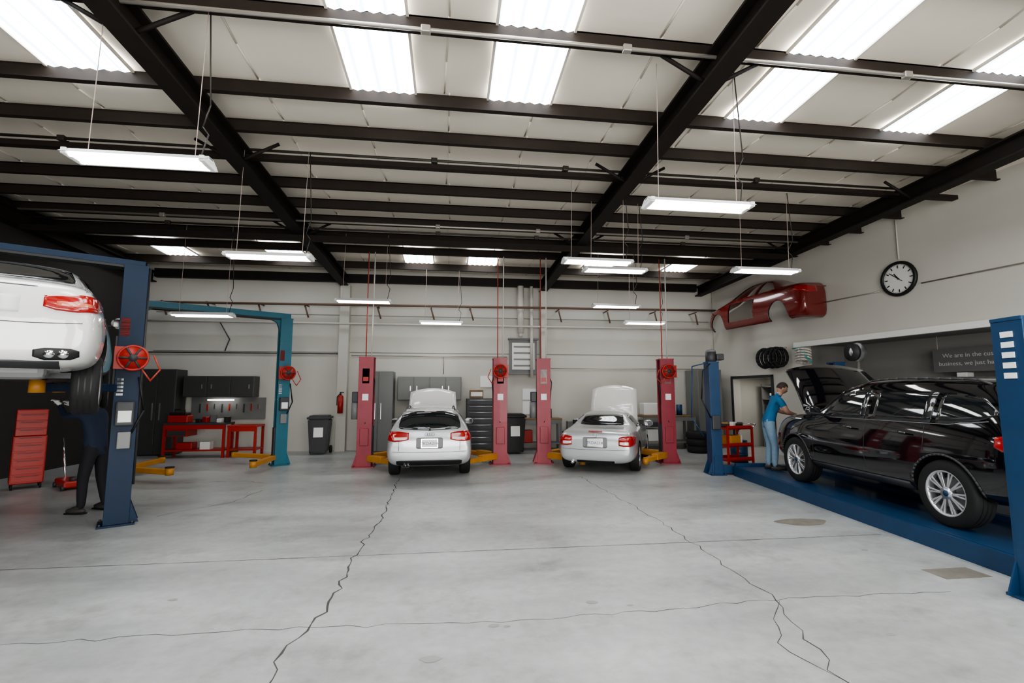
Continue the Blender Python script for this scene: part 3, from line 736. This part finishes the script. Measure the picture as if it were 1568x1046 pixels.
P('windshield','F',[(-.58,.97,1.0),(-.48,.97,1.2),(0,.98,1.23),(.48,.97,1.2),(.58,.97,1.0)],'glass')
both(bvh,root,'door_seam',[(-.72,.3,.88),(-.715,.3,.88)],'darkgrey',th=.003)
plate(root,(0,-2.02,.67),(-.06,0,0))
mirrors(root,.55,.95,.82,'silver_paint')
b=MB('rear_details');b.box((0,-1.9,.9),(.3,.04,.02),'tail_red');b.lathe([(.035,-.004),(.042,0),(.035,.004)],'chrome',Matrix.Translation((0,-1.985,.82))@Matrix.Rotation(math.pi/2,4,'X'),20)
b.cyl((-.5,-1.98,.24),(-.5,-1.85,.24),.035,'chrome');b.obj(parent=root)
panel(root,'hood',.64,.6,1.05,(.95,.92),math.radians(74),'white_paint','lamp_body')
X3=dict(R=.38,tw=.26,rr=.26,tr=.80,ax=(-1.44,1.42),
 st=[-2.32,-2.3,-2.25,-2.16,-2.05,-1.85,-1.4,-.7,-.1,.35,.6,.85,1.05,1.2,1.4,1.75,2.05,2.22,2.32],
 zt=[(-2.32,.85),(-2.3,1.02),(-2.25,1.2),(-2.16,1.45),(-2.05,1.63),(-1.85,1.7),(-.7,1.75),(.1,1.73),(.35,1.69),(.6,1.58),(.85,1.4),(1.05,1.27),(1.2,1.21),(1.4,1.19),(1.75,1.16),(2.05,1.09),(2.22,.95),(2.32,.75)],
 zs=[(-2.32,.8),(-2.3,.96),(-2.25,1.07),(-2.0,1.13),(-1,1.12),(0,1.1),(1.2,1.09),(1.7,1.06),(2.05,.98),(2.32,.7)],
 zb=[(-2.32,.48),(-2.25,.38),(-2.0,.32),(-1,.28),(1,.28),(2,.3),(2.32,.42)],
 w=[(-2.32,.78),(-2.3,.84),(-2.2,.9),(-2,.93),(-1,.95),(1,.95),(1.7,.93),(2.05,.87),(2.22,.78),(2.32,.62)],
 wr=[(-2.32,.66),(-2.25,.76),(-2.16,.74),(-2.05,.7),(-1.85,.69),(-1,.71),(0,.71),(.35,.69),(.85,.71),(1.2,.79),(1.75,.77),(2.05,.7),(2.32,.48)])
root,bvh,me=setup('black_suv_car',X3,'blackgloss',(6.79,6.36,.2),-math.radians(6.4),cuts=[('box',(0,1.75,1.2),(1.36,.76,.5))],n=10,pair=True)
both(bvh,root,'quarter_window',[(-2.02,1.3,1.34),(-1.85,1.23,1.48),(-1.55,1.19,1.53),(-1.34,1.18,1.54)],'glass',th=.01)
both(bvh,root,'rear_side_window',[(-1.27,1.18,1.545),(-.8,1.175,1.56),(-.28,1.165,1.57)],'glass',th=.01)
both(bvh,root,'front_side_window',[(-.2,1.165,1.57),(.2,1.16,1.56),(.45,1.16,1.5),(.7,1.16,1.36),(.92,1.16,1.2)],'glass',th=.01)
both(bvh,root,'window_trim',[(-1.95,1.225,1.232),(-1.5,1.168,1.176),(.95,1.145,1.152)],'midgrey',th=.008,n=1)
both(bvh,root,'door_seam',[(-.245,.38,1.14),(-.241,.38,1.14)],'darkgrey',th=.003)
both(bvh,root,'door_seam',[(-1.2,.85,1.14),(-1.196,.85,1.14)],'darkgrey',th=.003)
both(bvh,root,'door_seam',[(.88,.38,1.12),(.884,.38,1.12)],'darkgrey',th=.003)
both(bvh,root,'sill_cladding',[(-.94,.3,.42),(.94,.3,.42)],'darkgrey',th=.03)
P('rear_window','B',[(-.62,1.27,1.35),(-.56,1.25,1.55),(0,1.24,1.6),(.56,1.25,1.55),(.62,1.27,1.35)],'glass')
P('windshield','F',[(-.68,1.3,1.33),(-.58,1.28,1.62),(0,1.3,1.66),(.58,1.28,1.62),(.68,1.3,1.33)],'glass')
both(bvh,root,'taillight',[(-2.26,.95,1.06),(-2.2,.92,1.09),(-2.12,.93,1.09),(-2.04,.97,1.07)],'tail_red',th=.02)
tl=[(.5,.96,1.05),(.7,.93,1.08),(.84,.93,1.08)]
for c in (tl,mir(tl)): P('taillight','B',c,'tail_red',th=.03)
tl=[(.42,.76,.89),(.6,.78,.96),(.74,.82,.97)]
for c in (tl,mir(tl)): P('headlight','F',c,'lens_white',th=.03)
P('grille','F',[(-.3,.7,.9),(-.03,.68,.92),(.03,.68,.92),(.3,.7,.9)],'darkgrey',th=.03)
plate(root,(0,-2.34,.88))
mirrors(root,.72,1.24,.9,'blackgloss')
arches(root,bvh,X3,'darkgrey');rails(root,bvh,.6,-1.8,.1,'darkgrey')
b=MB('door_handle')
for s in(-1,1):
    for yy in (-1.0,-.05): b.tube([(s*.955,yy,1.03),(s*.98,yy+.03,1.035),(s*.98,yy+.2,1.04),(s*.955,yy+.23,1.04)],.013,'blackgloss')
b.obj(parent=root)
b=MB('engine')
b.box((0,1.75,1.02),(.7,.55,.12),'darkgrey',bev=.04);b.box((.4,1.85,1.05),(.25,.3,.15),'midgrey',bev=.02);b.tube([(-.5,1.5,1.08),(-.2,2.0,1.1),(.4,2.03,1.08)],.035,'black')
b.obj(parent=root)
panel(root,'hood',.82,.74,1.06,(1.24,1.24),math.radians(50),'blackgloss','black')
WC0=dict(R=.32,tw=.235,rr=.23,tr=.77,ax=(-1.35,1.4),
 st=[-2.3,-2.27,-2.19,-2.05,-1.7,-1.4,-1.1,-.75,-.35,.1,.5,.8,1.1,1.35,1.8,2.1,2.25,2.3],
 zt=[(-2.3,.74),(-2.27,.92),(-2.19,1.03),(-2.05,1.07),(-1.55,1.1),(-1.35,1.15),(-.75,1.37),(-.35,1.42),(.1,1.42),(.5,1.35),(.8,1.2),(1.1,1.05),(1.35,.98),(1.8,.92),(2.1,.8),(2.3,.6)],
 zs=[(-2.3,.7),(-2.27,.86),(-2.19,.96),(-2.0,.99),(-1,.97),(1,.92),(1.8,.85),(2.1,.74),(2.3,.55)],
 zb=[(-2.3,.42),(-2.27,.32),(-2.15,.24),(-1,.19),(1,.19),(2,.2),(2.3,.32)],
 w=[(-2.3,.74),(-2.27,.81),(-2.15,.86),(-1.9,.9),(0,.91),(1.5,.9),(2.0,.84),(2.2,.7),(2.3,.55)],
 wr=[(-2.3,.62),(-2.15,.74),(-1.6,.74),(-1.35,.68),(-.75,.56),(.1,.58),(.5,.58),(1.1,.68),(1.8,.66),(2.3,.42)])
WC=dict(WC0);WC['zt']=[(-2.3,.74),(-2.27,.94),(-2.19,1.07),(-2.05,1.11),(-1.75,1.14),(-1.55,1.2),(-1.1,1.42),(-.75,1.51),(-.35,1.55),(.1,1.54),(.5,1.45),(.8,1.28),(1.1,1.1),(1.35,1.0),(1.8,.93),(2.1,.8),(2.3,.6)]
WC['wr']=[(-2.3,.62),(-2.15,.74),(-1.75,.74),(-1.4,.68),(-1.1,.62),(.1,.62),(.5,.6),(1.1,.68),(1.8,.66),(2.3,.42)]
root,bvh,me=setup('white_coupe_car',WC,'white_paint',(-5.37,6.7,1.72),a31,drop=.22,n=10,pair=False)
P('rear_window','B',[(-.6,1.2,1.24),(-.52,1.19,1.42),(0,1.19,1.46),(.52,1.19,1.42),(.6,1.2,1.24)],'glass')
tl=[(.46,.83,.93),(.55,.80,.95),(.7,.79,.965),(.83,.81,.97),(.86,.85,.955)]
for c in (tl,mir(tl)): P('taillight','B',c,'tail_red',th=.03)
both(bvh,root,'taillight_side',[(-2.22,.83,.96),(-2.1,.85,.97),(-1.98,.9,.965)],'tail_red',th=.03)
tl=[(.55,.845,.885),(.7,.84,.885),(.8,.85,.885)]
for c in (tl,mir(tl)): P('turn_light','B',c,'tail_orange',off=.012)
P('plate_recess','B',[(-.3,.76,.92),(.3,.76,.92)],'lamp_body',th=.006)
P('bumper_seam','B',[(-.86,.69,.697),(-.4,.665,.672),(.4,.665,.672),(.86,.69,.697)],'darkgrey',th=.004,n=1)
P('trunk_lip','B',[(-.75,1.02,1.028),(.75,1.02,1.028)],'darkgrey',th=.006,n=1)
tl=[(.42,.36,.42),(.5,.33,.44),(.68,.34,.44),(.74,.37,.42)]
for c in (tl,mir(tl)): P('exhaust_cutout','B',c,'black',th=.02)
P('bumper_diffuser','B',[(-.6,.26,.32),(.6,.26,.32)],'darkgrey',th=.02)
both(bvh,root,'side_window',[(-1.35,1.12,1.16),(-1.0,1.06,1.36),(-.4,1.03,1.43),(.1,1.02,1.42),(.5,1.01,1.3),(.9,1.0,1.1)],'glass')
plate(root,(0,-2.33,.845),txt='LBC34A')
mirrors(root,.7,1.04,.86,'white_paint')
b=MB('exhaust')
for s in(-1,1):
    for q in(-.05,.05): b.cyl((s*.58+q,-2.3,.385),(s*.58+q,-2.1,.385),.04,'chrome')
b.box((0,-1.9,.24),(1.0,.3,.18),'midgrey',bev=.06);b.tube([(.2,-1.7,.22),(.2,1.2,.2)],.04,'midgrey');b.box((0,0,.2),(1.3,3.2,.06),'darkgrey');b.obj(parent=root)
me=car_body(WC0,'maroon_paint')
bm=bmesh.new();bm.from_mesh(me)
for co,no in (((-.3,0,0),(1,0,0)),((0,1.9,0),(0,1,0)),((0,0,.26),(0,0,-1))):
    bmesh.ops.bisect_plane(bm,geom=bm.verts[:]+bm.edges[:]+bm.faces[:],plane_co=co,plane_no=no,clear_outer=True)
bm.to_mesh(me);bm.free()
o=link(bpy.data.objects.new('t',me));s=o.modifiers.new('s','SOLIDIFY');s.thickness=.03;m2=evalmesh(o,'x');bpy.data.objects.remove(o)
def yz(pts): return ('pr',[(-2,y,z) for y,z in pts],(4,0,0))
for c in [('cyl',(-2,-1.35,.36),(0,-1.35,.36),.36),('cyl',(-2,1.4,.36),(0,1.4,.36),.36)]: m2=cut(m2,[c],'x')
for w in ([(-1.15,1.03),(-.8,1.24),(-.45,1.31),(-.4,1.0)],[(-.32,1.0),(-.35,1.32),(.1,1.32),(.45,1.25),(.85,1.02)],[(-.35,.42),(-.35,.9),(.8,.9),(.8,.42)]):
    m2=cut(m2,[yz(w)],'x')
root=emp('wall_mounted_car_shell');o=link(bpy.data.objects.new('shell',m2));o.parent=root
root.location=wr(12.72,3.32,-.3);root.rotation_euler=(0,0,ang);root.scale=(1.25,.86,1.14)
bo=link(bpy.data.objects.new('tmp',car_body(WC0,'black')));bvh=BVHTree.FromObject(bo,bpy.context.evaluated_depsgraph_get());bpy.data.objects.remove(bo)
P('taillight','L',[(-2.24,.83,.96),(-2.1,.84,.97),(-1.95,.9,.965)],'tail_red',th=.03)
tl=[(-.86,.85,.955),(-.7,.79,.965),(-.5,.82,.94)];P('taillight','B',tl,'tail_red',th=.03)
# ------------------------------------------------------------ people
def skin(name,V,E,rad,seg,parent,sub=2,mats=None):
    me=bpy.data.meshes.new(name);me.from_pydata([Vector(v) for v in V],E,[]);me.update()
    o=link(bpy.data.objects.new(name,me));md=o.modifiers.new('k','SKIN');md.use_smooth_shade=True;md.branch_smoothing=.4
    sv=me.skin_vertices[0].data
    for i,r in enumerate(rad): sv[i].radius=r if isinstance(r,tuple) else (r,r);sv[i].use_root=(i==0)
    s=o.modifiers.new('s','SUBSURF');s.levels=sub;s.render_levels=sub
    m=evalmesh(o,name);bpy.data.objects.remove(o)
    keys=[]
    for k in seg:
        if k not in keys: keys.append(k)
    m.materials.clear()
    for k in keys: m.materials.append(M[k])
    S=[(Vector(V[a]),Vector(V[b_]),(rad[a] if not isinstance(rad[a],tuple) else rad[a][0]),(rad[b_] if not isinstance(rad[b_],tuple) else rad[b_][0])) for a,b_ in E]
    for p in m.polygons:
        c=p.center;best=9;bi=0
        for i,(a,b_,ra,rb) in enumerate(S):
            d=b_-a;t=max(0,min(1,(c-a).dot(d)/max(1e-9,d.length_squared)));q=(c-(a+d*t)).length/(ra+(rb-ra)*t)
            if q<best: best=q;bi=i
        p.material_index=keys.index(seg[bi]);p.use_smooth=True
    q=link(bpy.data.objects.new(name,m));q.parent=parent;return q
def hand(parent,name,w,d,nrm,k,side,curl=.5):
    w=Vector(w);d=Vector(d).normalized();n=Vector(nrm).normalized();s=d.cross(n).normalized();n=s.cross(d).normalized()
    V=[w,w+d*.045,w+d*.085];E=[(0,1),(1,2)];R=[(.022,.03),(.028,.036),(.026,.03)]
    for i,(off,L) in enumerate(((-.032,.07),(-.011,.082),(.011,.076),(.032,.06))):
        b0=w+d*.08+s*off;p=[b0];dd=d.copy();
        for j,f in enumerate((.45,.3,.25)):
            dd=(Matrix.Rotation(-curl*(.5+.4*j),3,s)@dd).normalized()
            p.append(p[-1]+dd*L*f)
        st=len(V);V+=p;R+=[.0105,.0095,.009,.0075];E.append((2,st));E+=[(st,st+1),(st+1,st+2),(st+2,st+3)]
    st=len(V);t0=w+d*.03+s*side*.03;V+=[t0,t0+(d*.6+s*side*.7-n*.2).normalized()*.035,t0+(d*.6+s*side*.7-n*.2).normalized()*.035+(d*.85+s*side*.2-n*.35).normalized()*.035]
    R+=[.014,.011,.009];E+=[(1,st),(st,st+1),(st+1,st+2)]
    return skin(name,V,E,R,[k]*len(E),parent,sub=1)
def head(parent,c,yaw,pitch,skink='skin',cap=None):
    b=MB('head')
    t=bmesh.new();bmesh.ops.create_uvsphere(t,u_segments=32,v_segments=24,radius=1)
    def shape(v,sc=1):
        x,y,z=v
        k=1-.28*max(0,-z)**1.2
        X=x*.077*k*sc;Y=y*.098*sc*(1-.1*max(0,-z) if y>0 else 1-.25*max(0,-z));Z=z*.118*sc
        if y>.3:
            nb=math.exp(-((x/.16)**2))*math.exp(-(((z+.12)/.2)**2));Y+=.022*nb*(y)
            Y-=.008*math.exp(-(((abs(x)-.38)/.16)**2))*math.exp(-(((z-.08)/.12)**2))
            Y+=.006*math.exp(-((z+.48)/.08)**2)*math.exp(-(x/.3)**2)+.008*math.exp(-((z+.85)/.15)**2)*math.exp(-(x/.35)**2)
        return Vector((X,Y,Z))
    for v in t.verts: v.co=shape(v.co)
    b.add(t,skink,smooth=True)
    t=bmesh.new();bmesh.ops.create_uvsphere(t,u_segments=32,v_segments=24,radius=1)
    dl=[v for v in t.verts if not((v.co.z>.42) or (v.co.y<.05 and v.co.z>-.35) or(v.co.y<.25 and v.co.z>.0))]
    bmesh.ops.delete(t,geom=dl,context='VERTS')
    for v in t.verts: v.co=shape(v.co,1.09)+Vector((0,0,.004))
    b.add(t,'hair',smooth=True)
    for s in(-1,1):
        b.sph((s*.077,-.005,-.008),(.01,.02,.03),skink,rot=(.15,0,0));b.sph((s*.03,.083,.01),(.013,.009,.008),'white');b.sph((s*.03,.0905,.01),(.005,.003,.005),'black')
        b.box((s*.03,.09,.028),(.03,.008,.005),'hair')
    b.box((0,.0925,-.056),(.04,.006,.006),'red_lift',bev=.002)
    return b.obj(c,0,parent,rot=(pitch,0,yaw))
def person(name,loc,rz,J,cloth,hands,hd,scale=1):
    root=emp(name,loc,rz);root.scale=(scale,)*3
    sh,pa,so,arm,up=cloth
    V=[];E=[];R=[];S=[]
    idx={}
    def v(k,p,r): idx[k]=len(V);V.append(p);R.append(r)
    def e(a,c,s): E.append((idx[a],idx[c]));S.append(s)
    for k,(p,r) in J.items(): v(k,p,r)
    e('pelvis','waist',sh);e('waist','chest',sh);e('chest','neckb',sh);e('neckb','neck','skin');e('neck','headc','skin')
    for q in 'lr':
        e('chest','sh'+q,sh);e('sh'+q,'ua'+q,sh);e('ua'+q,'el'+q,arm);e('el'+q,'wr'+q,arm)
        e('pelvis','hip'+q,pa);e('hip'+q,'kn'+q,pa);e('kn'+q,'an'+q,pa);e('an'+q,'to'+q,so)
    skin('body',V,E,R,S,root)
    for q in 'lr':
        d,n,k,sd,cu=hands[q];hand(root,'hand_'+q,J['wr'+q][0],d,n,k,sd,cu)
        a=Vector(J['an'+q][0]);t=Vector(J['to'+q][0]);b=MB('shoe_'+q);dv=(t-a);dv.z=0;yaw=math.atan2(dv.y,dv.x)-math.pi/2
        c=a+dv*.45;b.sph((c.x,c.y,.045),(.048,.14,.045),so,rot=(0,0,yaw));b.box((c.x,c.y,.012),(.088,.27,.024),'black',rot=(0,0,yaw),bev=.01);b.obj(parent=root)
    head(root,*hd);return root
J=dict(pelvis=((0,-.06,.94),(.16,.12)),waist=((0,-.01,1.08),(.15,.115)),chest=((0,.09,1.28),(.17,.125)),neckb=((0,.16,1.43),(.075,.065)),neck=((0,.2,1.48),(.052,.056)),headc=((0,.22,1.54),(.05,.05)),
 shl=((-.175,.12,1.38),.072),shr=((.175,.12,1.38),.072),ual=((-.22,.18,1.25),.066),uar=((.22,.18,1.25),.066),ell=((-.24,.24,1.13),.048),elr=((.24,.24,1.13),.048),
 wrl=((-.13,.46,1.07),.031),wrr=((.14,.46,1.05),.031),hipl=((-.095,-.05,.86),.105),hipr=((.095,-.05,.86),.105),knl=((-.1,.0,.48),.074),knr=((.11,.03,.48),.074),
 anl=((-.1,-.05,.09),.056),anr=((.12,.0,.09),.056),tol=((-.11,.1,.05),.035),tor=((.14,.15,.05),.035))
person('mechanic_man',(6.46,9.1,.2),math.radians(-108),J,('shirt_blue','jeans','shoe','skin','skin'),
  dict(l=((.35,.9,-.1),(0,0,1),'skin',1,.6),r=((-.3,.9,-.15),(0,0,1),'skin',-1,.6)),((0,.245,1.585),0,-.5),1.02)
J2=dict(pelvis=((0,-.02,.94),(.16,.12)),waist=((0,0,1.08),(.15,.11)),chest=((0,.03,1.3),(.17,.12)),neckb=((0,.05,1.46),(.07,.06)),neck=((0,.06,1.51),(.05,.055)),headc=((0,.08,1.57),(.05,.05)),
 shl=((-.18,.05,1.41),.068),shr=((.18,.05,1.41),.068),ual=((-.2,.17,1.38),.06),uar=((.2,.17,1.38),.06),ell=((-.2,.3,1.36),.046),elr=((.2,.3,1.34),.046),
 wrl=((-.1,.5,1.52),.032),wrr=((.1,.5,1.5),.032),hipl=((-.095,-.02,.86),.1),hipr=((.095,-.02,.86),.1),knl=((-.12,.03,.48),.07),knr=((.12,-.02,.48),.07),
 anl=((-.14,.0,.09),.052),anr=((.14,-.1,.09),.052),tol=((-.15,.15,.05),.035),tor=((.17,.05,.05),.035))
person('mechanic_man',(-5.22,8.0,0),math.radians(80),J2,('shirt_navy','pants_dark','shoe','shirt_navy','skin'),
  dict(l=((.1,.7,.7),(0,-.7,.7),'glove',1,.5),r=((-.1,.7,.7),(0,-.7,.7),'glove',-1,.5)),((0,.1,1.62),0,.35),1.02)
# ------------------------------------------------------------ clutter
def cart(name,loc,rz,k,w=.7,d=.45,h=.95):
    b=MB(name)
    for z in (.18,.5,h-.06): b.b2(-w/2,w/2,-d/2,d/2,z,z+.03,k);b.b2(-w/2,w/2,-d/2,-d/2+.015,z,z+.09,k);b.b2(-w/2,w/2,d/2-.015,d/2,z,z+.09,k)
    for x in(-1,1):
        for y in(-1,1): b.b2(x*w/2-.02,x*w/2+.02,y*d/2-.02,y*d/2+.02,.1,h,k);b.cyl((x*w/2-.015,y*d/2,.05),(x*w/2+.015,y*d/2,.05),.05,'rubber')
    b.tube([(w/2,-d/2,h-.05),(w/2+.12,-d/2,h+.05),(w/2+.12,d/2,h+.05),(w/2,d/2,h-.05)],.015,'chrome')
    for i in range(5): b.box((-w/2+.1+i*.13,random.uniform(-.1,.1),h+.04),(.09,.13,.06+.03*(i%3)),('darkgrey','yellow','white','black')[i%4],rot=(0,0,i),bev=.01)
    b.b2(-.2,.1,-.15,.15,.53,.75,'yellow',bev=.02);b.cyl((.2,0,.53),(.2,0,.75),.06,'white')
    return b.obj(loc,rz)
cart('red_tool_cart',(6.55,10.6,0),.2,'red')
b=MB('red_tool_cabinet');b.b2(-.3,.3,-.25,.25,.1,1.0,'red',bev=.02);b.b2(-.28,.28,-.24,.24,1.0,1.5,'red',bev=.02)
for i in range(9): b.b2(-.27,.27,-.265,-.25,.14+i*.145,.26+i*.145,'red',bev=.004);b.b2(-.2,.2,-.275,-.265,.235+i*.145,.245+i*.145,'darkgrey')
for x in(-.25,.25):
    for y in(-.2,.2): b.cyl((x-.02,y,.05),(x+.02,y,.05),.05,'rubber')
o=b.obj((-7.7,10.1,0),.7);o.scale=(.75,.8,.95)
b=MB('floor_jack');b.box((0,0,.1),(.3,.7,.12),'red',bev=.03);b.cyl((0,.3,.12),(0,.8,.85),.018,'chrome');
for x in(-.15,.15):
    for y in (-.3,.28): b.cyl((x-.02,y,.05),(x+.02,y,.05),.05,'darkgrey')
b.cyl((0,-.25,.15),(0,-.25,.22),.06,'darkgrey');b.obj((-6.9,10.0,0),.8)
b=MB('silver_fan_machine')  # silver round fan-like machine on a pole, not a lamp
p=wr(9.9,2.1,.25);b.sph(p+Vector((0,0,.55)),(.2,.14,.22),'alloy');b.cyl(p+Vector((-.18,0,.55)),p+Vector((-.1,0,.55)),.2,'darkgrey',seg=24)
b.cyl(p-Vector((0,0,2.1)),p+Vector((0,0,.4)),.03,'conduit');b.cyl(p-Vector((0,0,2.1)),p-Vector((0,0,2.06)),.22,'darkgrey');b.obj()
b=MB('oil_drain_can');b.cyl((7.2,11.4,0),(7.2,11.4,.55),.2,'blue',seg=24);b.lathe([(.2,.2),(.208,.21),(.2,.22)],'blue',Matrix.Translation((7.2,11.4,0)));b.cyl((7.2,11.4,.55),(7.2,11.4,.8),.03,'conduit');b.cyl((7.2,11.4,.8),(7.2,11.4,.9),.05,'darkgrey',r2=.18);b.obj()
# ------------------------------------------------------------ lighting
def area(name,loc,rot,sx,sy,e,col=(1,1,1)):
    l=bpy.data.lights.new(name,'AREA');l.shape='RECTANGLE';l.size=sx;l.size_y=sy;l.energy=e;l.color=col
    o=link(bpy.data.objects.new(name,l));o.location=loc;o.rotation_euler=rot
for i,xc in enumerate((-5.1,-.2,4.8)):
    area('bay_door_daylight',(xc,-3.9,2.15),(math.radians(90),0,0),3.9,4.2,(110,460,460)[i],(1,.98,.95))
p=wr(13.5,2.2,-.8);area('doorway_fill_light',p,(0,0,0),.4,.4,12,(1,.97,.9))  # added unseen fill lamp, lightens the interior behind the doorway
w=bpy.data.worlds.new('World');bpy.context.scene.world=w;w.use_nodes=True;w.node_tree.nodes['Background'].inputs[0].default_value=(.85,.93,1,1);w.node_tree.nodes['Background'].inputs[1].default_value=1
try: bpy.context.scene.view_settings.look='AgX - Medium High Contrast'
except Exception as ex: print(ex)
# ------------------------------------------------------------ camera
F=735.0
cd=bpy.data.cameras.new('camera');cd.lens=36*F/1568;cd.sensor_width=36;cam=link(bpy.data.objects.new('camera',cd))
cam.location=(0,0,1.75);cam.rotation_euler=(math.pi/2+math.radians(5.98),0,-math.radians(7.36));bpy.context.scene.camera=cam
